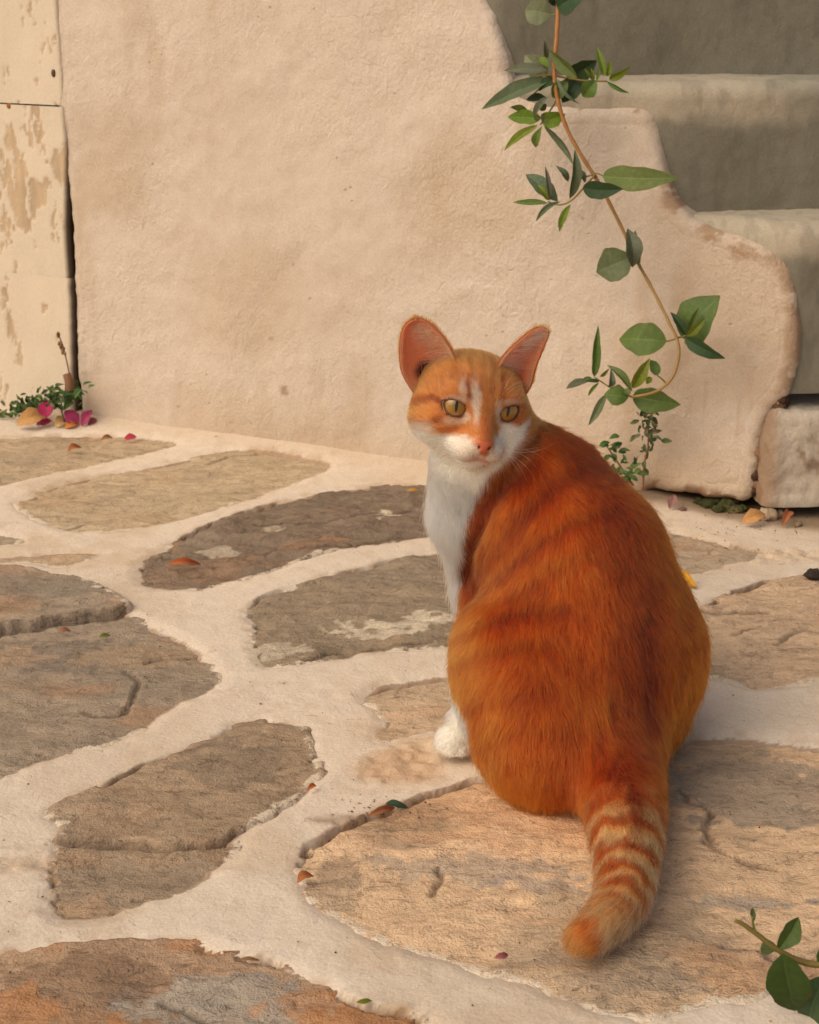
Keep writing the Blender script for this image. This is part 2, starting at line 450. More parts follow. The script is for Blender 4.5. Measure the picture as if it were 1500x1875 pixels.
# masonry behind the plaster, added dark so no sky light leaks into the gaps
cu0, cu1 = left_edge[-1][0] + 0.035, wall_uz(860, 100)[0] - 0.03
def wall_box(u0, u1, z0, z1, o0, o1):
    c = [(u, z, o) for u in (u0, u1) for z in (z0, z1) for o in (o0, o1)]
    V = np.array([wall_pos(np.float64(a), np.float64(b), np.float64(e)) for a, b, e in c]).reshape(-1, 3)
    F = [(0, 1, 3, 2), (4, 6, 7, 5), (0, 4, 5, 1), (2, 3, 7, 6), (0, 2, 6, 4), (1, 5, 7, 3)]
    return V, F
def box_obj(name, args, mat, c, parent):
    V, F = wall_box(*args); return new_mesh(name, V, F, mat, parent, np.tile(c, (8, 1)), smooth=False)
box_obj('masonry_core', (cu0 - 0.5, cu1 - 0.32, -0.05, 2.25, -0.5, -0.075), M_EARTH, A(70, 52, 38), wall)
box_obj('masonry_footing', (cu0 - 0.5, uR + 0.02, -0.05, 0.10, -0.35, -0.075), M_EARTH, A(74, 56, 38), wall)

# ------------------------------------------------------------------ stairs: rounded plaster steps
stairs = empty('staircase', tuple(W(1450, 900) * np.array([1, 1, 0])))
tag(stairs, 'worn grey-green limewashed staircase with rounded steps at the right of the wall', 'stairs')
YAW = math.radians(7)
RD = np.array([math.cos(YAW), math.sin(YAW), 0.0])
RN = np.array([RD[1], -RD[0], 0.0])               # riser normal, towards the camera
def on_plane(px, py, p0, n):
    d = ray(px, py); return CAM + d * (((p0 - CAM) @ n) / (d @ n))
C = [W(1400, 850, 0.012), W(1450, 600, -0.010), W(1203, 285, -0.012), W(912, 60, -0.012)]
C = [np.array([c[0], c[1], 0]) for c in C]
zt0 = on_plane(1475, 726, C[1], RN)[2]
zt1 = on_plane(1380, 384, C[2], RN)[2]
zt2 = on_plane(1280, 137, C[3], RN)[2]
print('step tops', zt0, zt1, zt2, [c.tolist() for c in C])
def step(name, path, z0, z1, rad, cfun, seed, amp=1.0, mat=M_STEP, tread=0.5, nos=0.0):
    path = np.asarray(path, float)
    # resample and round the corner
    dense = []
    for a, b in zip(path[:-1], path[1:]):
        k = max(2, int(np.linalg.norm(b - a) / 0.004)); dense += [a + (b - a) * j / k for j in range(k)]
    dense = np.array(dense + [path[-1]])
    for _ in range(30): dense[1:-1] = 0.5 * dense[1:-1] + 0.25 * (dense[:-2] + dense[2:])
    tg = np.gradient(dense, axis=0); tg /= np.linalg.norm(tg, axis=1)[:, None]
    inn = np.stack([-tg[:, 1], tg[:, 0]], 1)       # inward (to the left of travel)
    prof = [(0.0, z) for z in np.arange(z0, z1 - rad, 0.005)]
    prof += [(rad * (1 - math.cos(a)) , z1 - rad + rad * math.sin(a)) for a in np.linspace(0, math.pi / 2, max(6, int(rad / 0.003)))]
    prof += [(rad + x, z1) for x in list(np.arange(0.005, 0.14, 0.006)) + [0.2, tread]]
    prof = np.array(prof)
    n, m = len(dense), len(prof)
    X = dense[:, None, 0] + inn[:, None, 0] * prof[None, :, 0]
    Y = dense[:, None, 1] + inn[:, None, 1] * prof[None, :, 0]
    Zz = np.broadcast_to(prof[None, :, 1], X.shape)
    V = np.stack([X, Y, Zz], -1).reshape(-1, 3)
    nx = np.repeat(-inn, m, 0)
    ang = np.tile(np.clip((prof[:, 0] / rad), 0, 1), n)
    nn = np.c_[nx * (1 - ang)[:, None], ang * 0.9 + 0.05]
    dsp = amp * (0.0028 * fbm(V * 5, 2, seed) + 0.0014 * fbm(V * 22, 3, seed + 3) + 0.0009 * fbm(V * 85, 3, seed + 5))
    V = V + nn * dsp[:, None]
    col = cfun(V, np.tile(prof[:, 0], n))
    F = grid_faces(n, m)[:, ::-1]
    return new_mesh(name, V, F, mat, stairs, col)
def green(seed, z1=9.0, cn=None):
    def f(V, ins):
        c = np.tile(C_GREEN, (len(V), 1)); n = fbm(V * 9, 4, seed)
        c = blend(c, 0.5 * ss(0.0, 0.5, n), A(138, 128, 104))
        c = blend(c, 0.5 * ss(0.0, 0.5, -n), A(116, 106, 84))
        # paler tone on treads, along the step tops and near the wall corner
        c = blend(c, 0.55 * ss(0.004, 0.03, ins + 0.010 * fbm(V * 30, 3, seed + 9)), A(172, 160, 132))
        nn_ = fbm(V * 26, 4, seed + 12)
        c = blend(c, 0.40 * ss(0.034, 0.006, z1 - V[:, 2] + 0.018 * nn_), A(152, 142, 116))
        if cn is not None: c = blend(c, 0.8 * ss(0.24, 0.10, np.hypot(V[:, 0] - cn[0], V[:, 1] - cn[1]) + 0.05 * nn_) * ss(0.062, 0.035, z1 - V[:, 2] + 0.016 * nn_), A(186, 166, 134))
        m = ss(0.22, 0.3, fbm(V * np.array([60, 60, 18]), 3, seed + 2)) * 0.18
        return blend(c, m, A(84, 74, 58))
    return f
def left_of(c, off, k=0.42):
    p = c - T_W * k
    return [p - NH * off, c - NH * off]
def step_path(c): return [tuple((c - T_W * 0.42)[:2]), tuple(c[:2]), tuple((c + RD * 1.3)[:2])]
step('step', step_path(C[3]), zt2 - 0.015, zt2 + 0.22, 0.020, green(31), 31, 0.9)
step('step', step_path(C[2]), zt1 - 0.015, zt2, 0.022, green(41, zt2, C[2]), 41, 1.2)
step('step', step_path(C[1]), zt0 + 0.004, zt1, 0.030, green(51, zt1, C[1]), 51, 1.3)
def dirty_white(V, ins):
    c = np.tile(A(196, 176, 146), (len(V), 1)); n = fbm(V * 30, 4, 61)
    c = blend(c, 0.75 * ss(0.10, 0.34, n), A(140, 108, 78))
    edge = np.abs(V[:, 0] - C[0][0])
    c = blend(c, 0.75 * ss(0.028, 0.004, edge + 0.012 * n), A(140, 104, 72))
    return blend(c, 0.6 * ss(0.03, 0.0, V[:, 2] + 0.01 * n), A(96, 78, 56))
c0 = C[0] + RN * 0.006
b_ = step('step', [tuple((c0 - RN * 0.35 + RD * 0.01)[:2]), tuple(c0[:2]), tuple((c0 + RD * 1.3)[:2])], 0.018, zt0 - 0.012, 0.022, dirty_white, 61, 3.4, M_WALL)
b_['label'] = 'lowest block, dirty white and cracked away from the wall'
# earth packed in the crack between wall and lowest block, and under the wall foot
def lump(name, c, rad, colr, seed, mat=M_EARTH, parent=None, n=16, rough=0.35, flat=0.0):
    th = np.linspace(0, math.pi, n); ph = np.linspace(0, 2 * math.pi, 2 * n + 1)[:-1]
    T, Pp = np.meshgrid(th, ph, indexing='ij')
    D = np.stack([np.sin(T) * np.cos(Pp), np.sin(T) * np.sin(Pp), np.cos(T)], -1).reshape(-1, 3)
    k = 1 + rough * fbm(D * 2.2 + seed * 3.3, 3, seed) + rough * 0.35 * vnoise(D * 7 + seed, seed + 1)
    V = D * k[:, None] * np.asarray(rad)
    if flat: V[:, 2] = np.maximum(V[:, 2], -flat * np.asarray(rad)[2])
    V = V + np.asarray(c)
    F = []
    m = 2 * n
    for i in range(n - 1):
        for j in range(m):
            F.append((i * m + j, (i + 1) * m + j, (i + 1) * m + (j + 1) % m, i * m + (j + 1) % m))
    cc = np.tile(colr, (len(V), 1)); cc = cc * (1 + 0.3 * fbm(V * 90, 3, seed + 4))[:, None]
    return new_mesh(name, V, np.array(F), mat, parent, np.clip(cc, 0, 1))
ri = random.Random(5)
crack = [(1436, 728), (1418, 750), (1404, 776), (1396, 806), (1390, 838), (1388, 870), (1384, 900)]
for i in range(26):
    t = ri.random() * (len(crack) - 1); k = int(t); f = t - k
    px = crack[k][0] * (1 - f) + crack[k + 1][0] * f + ri.uniform(-6, 6); py = crack[k][1] * (1 - f) + crack[k + 1][1] * f
    s_ = ri.uniform(0.005, 0.011)
    lump('mortar_crumb', W(px, py, -0.018 + ri.uniform(-0.006, 0.006)), (s_, s_, s_ * 1.2), A(*ri.choice([(140, 102, 70), (160, 122, 86), (104, 74, 50), (82, 58, 40)])), 70 + i, M_EARTH, stairs, n=12, rough=0.55)

# ------------------------------------------------------------------ door post on the left
post = empty('door_post', tuple(G(60, 775)))
tag(post, 'flaking white-painted wooden door post at the left edge of the wall', 'door post')
def board(name, edge_px, z0, z1, u_left, off, seed, damage):
    """front face follows the wall direction; edge_px: right edge polyline from bottom to top"""
    e = np.array(wz(edge_px)); zz = np.arange(z0, z1, 0.003)
    if z1 > 1.0: zz = np.concatenate([np.arange(z0, 0.85, 0.003), np.linspace(0.86, z1, 30)])
    right = np.interp(zz, e[:, 1], e[:, 0]) + 0.0012 * fbm(np.c_[zz * 60, zz * 0, zz * 0], 3, seed)
    prof = [(0.0, -0.05), (0.0, -0.02), (0.0, -0.006), (0.001, -0.002), (0.004, 0.0)] + [(0.004 + 0.003 * k, 0.0) for k in range(1, 50)]
    n, m = len(zz), len(prof)
    u = np.array([[right[i] - p[0] for p in prof] for i in range(n)]); u[:, -1] = u_left
    o = np.tile([p[1] for p in prof], (n, 1)) + off
    z = np.repeat(zz[:, None], m, 1)
    q = np.stack([u * 1.0, z, 0 * z], -1).reshape(-1, 3)
    fl = ss(0.04, 0.13, fbm(q * np.array([52, 22, 1]), 5, seed + 1, 0.62) + damage(q) - 0.30)
    o = o.ravel() - 0.0016 * fl + 0.0012 * fbm(q * np.array([30, 8, 1]), 3, seed + 2)
    V = wall_pos(u.ravel(), z.ravel(), o)
    c = np.tile(A(212, 188, 152), (len(q), 1)); c = c * (1 + 0.06 * fbm(q * 14, 3, seed + 6))[:, None]
    wood = A(182, 148, 106) * np.ones((len(q), 1)) * (1 + 0.35 * fbm(q * np.array([140, 20, 1]), 3, seed + 5))[:, None]
    c = c * (1 - 0.8 * fl[:, None]) + wood * 0.8 * fl[:, None]
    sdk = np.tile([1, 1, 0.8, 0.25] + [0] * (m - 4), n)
    c = blend(c, sdk * ss(zj - 0.02, zj - 0.08, z.ravel()), A(58, 42, 30))  # bare side faces, darkened to paint in the shade of the gap
    return new_mesh(name, V, grid_faces(n, m)[:, ::-1], M_WOOD, post, np.clip(c, 0, 1))
zj = wall_uz(110, 193)[1]
zk = wall_uz(125, 505)[1]
uL = wall_uz(-520, 300)[0]
zd1, zd2 = wall_uz(60, 250)[1], wall_uz(60, 450)[1]
dam_low = lambda q: 0.42 * ss(zd2 - 0.02, zd2 + 0.02, q[:, 1]) * ss(zd1 + 0.03, zd1 - 0.03, q[:, 1])
dam_top = lambda q: 0.10 + 0 * q[:, 1]
OFFP = 0.004
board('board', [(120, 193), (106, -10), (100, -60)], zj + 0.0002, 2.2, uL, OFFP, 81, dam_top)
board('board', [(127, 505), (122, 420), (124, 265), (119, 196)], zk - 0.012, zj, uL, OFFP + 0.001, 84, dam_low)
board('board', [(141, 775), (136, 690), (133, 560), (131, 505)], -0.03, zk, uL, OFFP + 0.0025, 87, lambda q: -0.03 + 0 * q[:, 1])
box_obj('dark_backing', (uL, cu0 - 0.02, -0.03, 2.2, -0.5, -0.06), M_EARTH, A(66, 48, 34), post)  # dark box added behind the post to make the gap read as shade
def knot(px, py, L, w, c):
    k = lump('nail_head', W(px, py, OFFP + 0.001), (w, 0.002, L), c, int(px), M_WOOD, post, n=10, rough=0.15)
knot(98, 134, 0.006, 0.0035, A(96, 70, 48)); knot(17, 194, 0.0045, 0.0045, A(150, 96, 52))

# ------------------------------------------------------------------ paving: whitewashed joints and slate flagstones
STONES = {
 'A': dict(p=[(-160, 800), (-60, 797), (0, 798), (100, 793), (190, 796), (260, 800), (327, 811), (270, 824), (140, 853), (0, 887), (-80, 905), (-180, 915)], c=(185, 156, 117), top=-0.0002, wash=0.10),
 'B': dict(p=[(34, 922), (48, 908), (129, 877), (280, 846), (358, 832), (403, 824), (493, 827), (560, 838), (610, 853), (527, 886), (448, 914), (314, 950), (185, 967), (112, 961), (60, 942)], c=(187, 159, 119), top=-0.0012, wash=0.16),
 'C': dict(p=[(255, 1054), (258, 1031), (283, 1013), (336, 981), (392, 956), (481, 925), (588, 900), (650, 891), (705, 887), (773, 887), (850, 893), (905, 915), (880, 960), (800, 982), (700, 997), (616, 1009), (537, 1031), (504, 1045), (430, 1062), (358, 1076), (269, 1069)], c=(128, 105, 80), top=-0.0002, wash=0.0, rug=2.0),
 'D': dict(p=[(473, 1093), (538, 1076), (605, 1056), (672, 1042), (728, 1026), (801, 1012), (900, 1000), (930, 1060), (900, 1150), (806, 1178), (672, 1188), (633, 1199), (588, 1203), (538, 1210), (476, 1214), (467, 1160), (460, 1121)], c=(150, 126, 95), top=-0.0002, wash=0.02, rug=1.5),
 'E': dict(p=[(-180, 1045), (-60, 1040), (0, 1042), (56, 1051), (134, 1068), (196, 1096), (241, 1124), (302, 1154), (358, 1182), (386, 1216), (402, 1252), (336, 1284), (241, 1342), (129, 1376), (45, 1401), (-60, 1440), (-200, 1450)], c=(159, 135, 105), top=-0.0012, wash=0.10,
           ledge=[([(-200, 1000), (0, 1020), (140, 1050), (240, 1095), (244, 1115), (200, 1127), (120, 1138), (62, 1150), (25, 1153), (-60, 1168), (-200, 1170)], 0.014)]),
 'F1': dict(p=[(-90, 970), (0, 974), (38, 985), (0, 992), (-90, 998)], c=(174, 150, 114), top=-0.0002, wash=0.15),
 'F2': dict(p=[(-90, 1015), (0, 1012), (73, 1010), (180, 1007), (150, 1024), (110, 1032), (60, 1024), (0, 1022), (-90, 1026)], c=(183, 152, 114), top=-0.0007, wash=0.2),
 'G': dict(p=[(101, 1482), (190, 1438), (258, 1398), (336, 1376), (392, 1345), (442, 1323), (504, 1318), (549, 1332), (560, 1356), (568, 1382), (586, 1400), (566, 1424), (538, 1452), (487, 1491), (442, 1519), (426, 1552), (403, 1586), (370, 1611), (314, 1636), (246, 1656), (151, 1681), (101, 1667), (92, 1640), (92, 1586), (106, 1547), (125, 1510)], c=(161, 132, 98), top=-0.0014, wash=0.04,
           ledge=[([(60, 1400), (420, 1280), (640, 1300), (640, 1440), (455, 1512), (400, 1541), (300, 1552), (250, 1543), (150, 1540), (60, 1530)], 0.0045)]),
 'H': dict(p=[(665, 1276), (690, 1250), (740, 1238), (805, 1229), (880, 1228), (920, 1300), (880, 1345), (800, 1330), (740, 1342), (705, 1350), (690, 1342), (703, 1318), (688, 1292)], c=(194, 161, 122), top=-0.0002, wash=0.14,
           ledge=[([(640, 1200), (900, 1200), (900, 1248), (820, 1256), (700, 1272), (640, 1285)], -0.004)]),
 'I': dict(p=[(546, 1563), (594, 1524), (666, 1491), (717, 1471), (784, 1449), (850, 1428), (960, 1400), (1100, 1372), (1240, 1352), (1340, 1350), (1440, 1358), (1500, 1364), (1640, 1372), (1760, 1450), (1740, 1650), (1600, 1770), (1436, 1804), (1396, 1812), (1368, 1824), (1320, 1828), (1252, 1844), (1196, 1864), (1156, 1854), (1092, 1844), (1004, 1814), (996, 1803), (952, 1788), (900, 1780), (840, 1760), (806, 1748), (739, 1731), (672, 1703), (655, 1687), (588, 1659), (560, 1619)], c=(213, 172, 126), top=0.0008, wash=0.04,
           ledge=[([(1225, 1330), (1800, 1330), (1800, 1560), (1500, 1555), (1400, 1548), (1330, 1560), (1290, 1535), (1300, 1480), (1262, 1450), (1240, 1420)], -0.004)]),
 'J1': dict(p=[(1190, 985), (1222, 971), (1278, 979), (1331, 994), (1397, 1005), (1378, 1019), (1338, 1029), (1285, 1042), (1240, 1046), (1190, 1042), (1170, 1010)], c=(176, 149, 115), top=-0.0002, wash=0.12),
 'J2': dict(p=[(1270, 1130), (1285, 1116), (1311, 1101), (1358, 1075), (1397, 1063), (1444, 1055), (1500, 1045), (1620, 1035), (1700, 1120), (1660, 1230), (1500, 1254), (1437, 1263), (1378, 1265), (1331, 1254), (1285, 1240), (1240, 1220), (1240, 1150)], c=(200, 163, 122), top=0.0008, wash=0.08, rug=1.5),
 'K': dict(p=[(-200, 1760), (-60, 1745), (0, 1743), (73, 1731), (140, 1726), (235, 1720), (336, 1723), (403, 1737), (487, 1754), (538, 1779), (605, 1815), (672, 1841), (739, 1853), (784, 1875), (820, 1930), (760, 2040), (500, 2120), (100, 2110), (-200, 2080)], c=(176, 139, 102), top=0.0008, wash=0.06),
 'X1': dict(p=[(-420, 1480), (-200, 1500), (-120, 1560), (-130, 1660), (-260, 1700), (-480, 1680)], c=(163, 139, 106), top=-0.0002, wash=0.08),
 'X2': dict(p=[(950, 1990), (1100, 1950), (1350, 1930), (1600, 1900), (1800, 1960), (1760, 2120), (1400, 2180), (1000, 2140)], c=(185, 150, 111), top=-0.0002, wash=0.08),
 'X3': dict(p=[(1600, 1020), (1560, 985), (1660, 970), (1800, 1000), (1760, 1040)], c=(163, 139, 106), top=-0.0002, wash=0.1),
 'X4': dict(p=[(1760, 1120), (1900, 1080), (2050, 1150), (2000, 1260), (1820, 1280)], c=(174, 146, 109), top=-0.0002, wash=0.1),
 'X5': dict(p=[(-420, 930), (-260, 960), (-140, 975), (-150, 1010), (-300, 1020), (-460, 990)], c=(163, 139, 106), top=-0.0002, wash=0.1),
}
GH = 0.0032
gx = np.arange(-0.80, 0.86, GH); gy = np.arange(0.86, 2.66, GH)
GX, GY = np.meshgrid(gx, gy, indexing='ij'); gp = np.c_[GX.ravel(), GY.ravel()]
gq = np.c_[gp, np.zeros(len(gp))]
warp = 0.0035 * np.c_[fbm(gq * 55, 4, 101, 0.6), fbm(gq * 55 + 9.1, 4, 102, 0.6)]
def wxy(pts): return np.array([G(*p)[:2] for p in pts])
def ground_base(p):
    q = np.c_[p, np.zeros(len(p))]
    return 0.006 * fbm(q * 2.5, 2, 110) + 0.0013 * fbm(q * 11, 3, 111)
gz = ground_base(gp) + 0.0010 * fbm(gq * 48, 3, 112, 0.6)
gcol = np.tile(C_GROUT, (len(gp), 1))
gn = fbm(gq * 8, 4, 120)
gcol = blend(gcol, 0.45 * ss(0.05, 0.5, gn), A(198, 166, 126))
gn2 = fbm(gq * 3.5, 3, 121); gcol = blend(gcol, 0.4 * ss(0.1, 0.5, gn2), A(196, 164, 126))
gcol = blend(gcol, 0.22 * ss(0.2, 0.5, fbm(gq * 60, 4, 122)), A(190, 154, 114))
gcol = blend(gcol, 0.35 * ss(0.05, 0.5, -gn), A(224, 200, 168))
wd = (gp - W0[:2]) @ NH[:2]                         # distance in front of the wall
gz += 0.016 * np.exp(-np.clip(wd, 0, 1) / 0.03) * ss(W1[0] - 0.02, W1[0] - 0.16, gp[:, 0])
# dirt collected along the foot of wall and steps
rt = ss(0.22, 0.30, gp[:, 0])
gcol = blend(gcol, rt * 0.9 * ss(0.030, -0.005, wd + 0.03 * gn), A(96, 74, 50))
gcol = blend(gcol, 0.4 * ss(0.05, 0.0, wd + 0.02 * gn), A(186, 152, 112))
# rough sandy bit beside the front paw, soil in the wide joint
for (px, py, rx, ry, c, k) in [(735, 1400, 0.055, 0.045, (190, 148, 104), 0.75), (790, 1360, 0.05, 0.03, (196, 156, 112), 0.6), (640, 1500, 0.05, 0.012, (128, 92, 62), 0.5), (60, 1580, 0.05, 0.02, (196, 160, 118), 0.5), (1440, 1015, 0.08, 0.03, (206, 172, 130), 0.5)]:
    g0 = G(px, py)[:2]
    dd = np.hypot((gp[:, 0] - g0[0]) / rx, (gp[:, 1] - g0[1]) / ry) + 0.6 * gn
    m = ss(1.1, 0.4, dd)
    gcol = blend(gcol, k * m, A(*c)); gz += m * 0.006 * fbm(gq * 70, 4, 130, 0.65)
pave = empty('tmp'); bpy.data.objects.remove(pave)
stone_objs = []
drop_all = np.zeros(len(gp)); lift_all = np.full(len(gp), 0.0010); gap_all = np.zeros(len(gp)); dirt_all = np.zeros(len(gp))
def gap_of(p, wp, d_, nr, key):
    o = (nr - p - wp); o /= np.linalg.norm(o, axis=1)[:, None] + 1e-9; o *= np.sign(d_)[:, None]
    far = ss(0.15, 0.75, o @ np.array([-0.42, 0.90]))
    fw = {'I': 1.0, 'G': 0.9, 'D': 0.7}.get(key, 0.0)
    gm = far * ss(0.0, 0.22, fbm(np.c_[p, 0 * d_] * 15, 2, 77 + ord(key[0]))) if key not in ('B', 'F1', 'F2', 'A', 'H') else 0 * far
    if fw: gm = np.maximum(gm * (key != 'I'), fw * far * (ss(0.11, 0.07, p[:, 0]) if key == 'I' else ss(-0.25, 0.0, fbm(np.c_[p, 0 * d_] * 12, 2, 78))))
    return far, gm
def stone_col(key, c, q, sdv):
    base = np.tile(A(*c), (len(q), 1)); n1 = fbm(q * np.array([9, 16, 1]), 4, 200 + len(key) + ord(key[0])); n2 = fbm(q * np.array([30, 70, 1]), 4, 260 + ord(key[0]))
    base = base * (1 + 0.14 * n1 + 0.16 * n2)[:, None]
    grey = {'A': .35, 'B': .3, 'C': .2, 'D': .3, 'E': .6, 'G': .35, 'I': .5, 'K': .7, 'H': .1}.get(key[0], .25)
    base = blend(base, grey * ss(0.12, 0.38, fbm(q * 10 + 5, 4, 300 + ord(key[0]))), A(140, 121, 95))
    rust = {'K': .8, 'I': .35, 'J': .3, 'E': .3, 'C': .25, 'A': .2}.get(key[0], .15)
    base = blend(base, rust * ss(0.14, 0.40, fbm(q * np.array([8, 14, 1]) + 15, 4, 340 + ord(key[0]))), A(178, 118, 68))
    def blob(px, py, rx, ry, c, k, ns=0.7):
        g0 = G(px, py)[:2]
        dd = np.hypot((q[:, 0] - g0[0]) / rx, (q[:, 1] - g0[1]) / ry) + ns * fbm(q * 70, 4, 7 + int(px))
        return blend(base, k * ss(1.05, 0.85, dd), A(*c))
    if key == 'C':
        base = blob(703, 940, 0.016, 0.020, (214, 190, 150), 0.9, 1.2); base = blob(405, 1010, 0.028, 0.014, (196, 172, 138), 0.7, 1.2)
        base = blob(500, 965, 0.012, 0.008, (190, 165, 130), 0.6, 1.1); base = blob(330, 1050, 0.06, 0.035, (142, 112, 82), 0.7)
        base = blob(500, 1035, 0.09, 0.02, (140, 108, 80), 0.6); base = blob(370, 985, 0.03, 0.03, (146, 124, 96), 0.6)
    if key == 'D':
        base = blob(735, 1145, 0.055, 0.020, (206, 182, 146), 0.85, 1.5); base = blob(790, 1130, 0.03, 0.02, (206, 182, 146), 0.8, 1.5)
        base = blob(505, 1190, 0.028, 0.018, (196, 172, 138), 0.75, 1.2)
    if key == 'K':
        base = blob(400, 1830, 0.075, 0.035, (164, 146, 120), 0.85); base = blob(150, 1790, 0.07, 0.03, (136, 104, 74), 0.7); base = blob(90, 1855, 0.05, 0.03, (150, 120, 88), 0.6)
        base = blob(40, 1850, 0.03, 0.03, (184, 122, 70), 0.6); base = blob(600, 1840, 0.05, 0.02, (186, 128, 78), 0.6)
    if key == 'I':
        base = blob(1400, 1440, 0.11, 0.065, (154, 132, 104), 0.85); base = blob(860, 1590, 0.09, 0.02, (168, 146, 118), 0.6, 1.2); base = blob(1000, 1620, 0.05, 0.012, (160, 142, 118), 0.6, 1.2)
        base = blob(620, 1600, 0.02, 0.02, (138, 112, 84), 0.6); base = blob(1180, 1790, 0.05, 0.015, (150, 126, 98), 0.6, 1.2); base = blob(1090, 1752, 0.04, 0.012, (160, 136, 106), 0.6)
        base = blob(720, 1510, 0.06, 0.012, (160, 128, 92), 0.6); base = blob(1350, 1640, 0.03, 0.01, (160, 144, 120), 0.6, 1.2); base = blob(1490, 1637, 0.012, 0.006, (120, 112, 100), 0.7)
    if key == 'E':
        base = blob(90, 1090, 0.12, 0.035, (136, 118, 94), 0.7); base = blob(120, 1200, 0.09, 0.05, (128, 110, 88), 0.7); base = blob(270, 1200, 0.08, 0.03, (166, 134, 98), 0.7); base = blob(20, 1200, 0.04, 0.03, (178, 142, 104), 0.6)
    if key == 'G':
        base = blob(420, 1400, 0.06, 0.05, (130, 108, 82), 0.6); base = blob(270, 1610, 0.10, 0.035, (152, 128, 98), 0.8)
    return base
CRACKS = {'I': [[(1245, 1440), (1262, 1462), (1300, 1476), (1292, 1520), (1318, 1538)], [(1290, 1535), (1340, 1558), (1380, 1572), (1430, 1585)], [(1330, 1725), (1400, 1735), (1420, 1750), (1500, 1752)], [(800, 1590), (812, 1610), (790, 1640)]],
          'E': [[(230, 1225), (250, 1250), (225, 1310)], [(150, 1298), (200, 1308), (240, 1300)], [(380, 1197), (300, 1205), (262, 1212)]],
          'G': [[(110, 1541), (250, 1543), (300, 1553), (400, 1543), (455, 1514)]],
          'J2': [[(1285, 1120), (1340, 1124), (1420, 1118)], [(1420, 1190), (1450, 1165), (1500, 1158)], [(1345, 1163), (1400, 1152)]],
          'C': [[(300, 1020), (400, 1022), (520, 1012), (650, 1000), (770, 980)], [(480, 960), (600, 955), (770, 930)]],
          'D': [[(560, 1205), (610, 1190), (700, 1178), (800, 1170)]], 'B': [[(120, 962), (150, 955), (190, 950)], [(380, 842), (440, 832), (490, 828)]], 'K': [[(300, 1835), (360, 1860), (400, 1880)]],
          'A': [[(0, 802), (80, 803), (190, 800)]], 'H': [[(668, 1280), (720, 1270), (830, 1252)]]}
for key, sdict in STONES.items():
    poly = rough_line(smooth_poly(wxy(sdict['p']), 5), 0.006, 0.0026, 40 + len(key))
    lo, hi = poly.min(0) - 0.02, poly.max(0) + 0.02
    # grout drops away under the stone
    i0, i1 = np.searchsorted(gx, [lo[0], hi[0]]); j0, j1 = np.searchsorted(gy, [lo[1], hi[1]])
    if i1 > i0 and j1 > j0:
        idx = (np.arange(i0, i1)[:, None] * len(gy) + np.arange(j0, j1)[None]).ravel()
        d_, nr = grid_dist(gx[i0:i1], gy[j0:j1], poly, 0.03, warp=warp[idx])
        far, gapm = gap_of(gp[idx], warp[idx], d_, nr, key)
        lift = 0.0010 - 0.0052 * ss(-0.016, 0.010, d_) 
        lift = lift * (1 - gapm) + 0.002 * gapm
        lift = lift - 0.016 * np.where(gapm > 0.3, ss(0.0, 0.003, d_), ss(0.007, 0.012, d_))
        lift_all[idx] = np.where(d_ > -0.029, np.minimum(lift_all[idx], lift), lift_all[idx]); drop_all[idx] = np.maximum(drop_all[idx], ss(0.0, 0.004, d_))
        gap_all[idx] = np.maximum(gap_all[idx], gapm * ss(-0.003, 0.001, d_)); dirt_all[idx] = np.maximum(dirt_all[idx], (0.35 + 0.65 * far) * ss(-0.014, 0.0, d_))
    hs = GH * 0.95
    xs = np.arange(lo[0], hi[0], hs); ys = np.arange(lo[1], hi[1], hs)
    X, Y = np.meshgrid(xs, ys, indexing='ij'); p = np.c_[X.ravel(), Y.ravel()]; q = np.c_[p, np.zeros(len(p))]
    wp = 0.0035 * np.c_[fbm(q * 55, 4, 101, 0.6), fbm(q * 55 + 9.1, 4, 102, 0.6)]
    d_, nr = grid_dist(xs, ys, poly, 0.06, warp=wp)
    far, gapm = gap_of(p, wp, d_, nr, key)
    outdir = (nr - p - wp); outdir /= np.linalg.norm(outdir, axis=1)[:, None] + 1e-9; outdir *= np.sign(d_)[:, None]
    rug = sdict.get('rug', 1.0)
    lay = fbm(q * np.array([16, 34, 1]) + ord(key[0]), 4, 500 + ord(key[0])) * 5.0
    ter = np.floor(lay) + ss(0.30, 0.62, lay - np.floor(lay))
    z = ground_base(p) + sdict['top'] + 0.0009 * rug * ter + 0.0010 * fbm(q * 60, 3, 520, 0.6) * rug
    led_shade = np.zeros(len(p))
    for lp, dz in sdict.get('ledge', []):
        lw = rough_line(smooth_poly(wxy(lp), 4), 0.006, 0.003, 60)
        ld, _ = grid_dist(xs, ys, lw, 0.03, warp=wp); z += dz * ss(-0.0015, 0.0025, ld)
        z -= 0.004 * ss(0.005, 0.001, np.abs(ld + 0.002)) * (dz > 0)
        led_shade = np.maximum(led_shade, (dz > 0) * ss(0.0055, 0.002, np.abs(ld + 0.0025)) * (0.95 if dz > 0.01 else 0.45))  # dark band painted below raised ledges as their shadow
    ck_shade = np.maximum(np.zeros(len(p)), led_shade)  # carries the cracks and the painted ledge shadow
    for line in CRACKS.get(key, []):
        cl = rough_line(smooth_poly(wxy(line), 5, closed=False), 0.006, 0.003, 90, closed=False)
        cd, _ = grid_dist(xs, ys, cl, 0.02, closed=False, warp=wp)
        wgt = ss(0.0042, 0.0012, cd); ck_shade = np.maximum(ck_shade, wgt); z -= 0.0040 * wgt
    e = d_ - {'I': 0.0085, 'G': 0.0035, 'D': 0.0035}.get(key, 0.0055) * gapm
    z -= gapm * 0.010 * ss(0.003, -0.002, e) + 0.0015 * ss(0.03, 0.0, d_) + 0.007 * ss(-0.003, -0.013, d_)
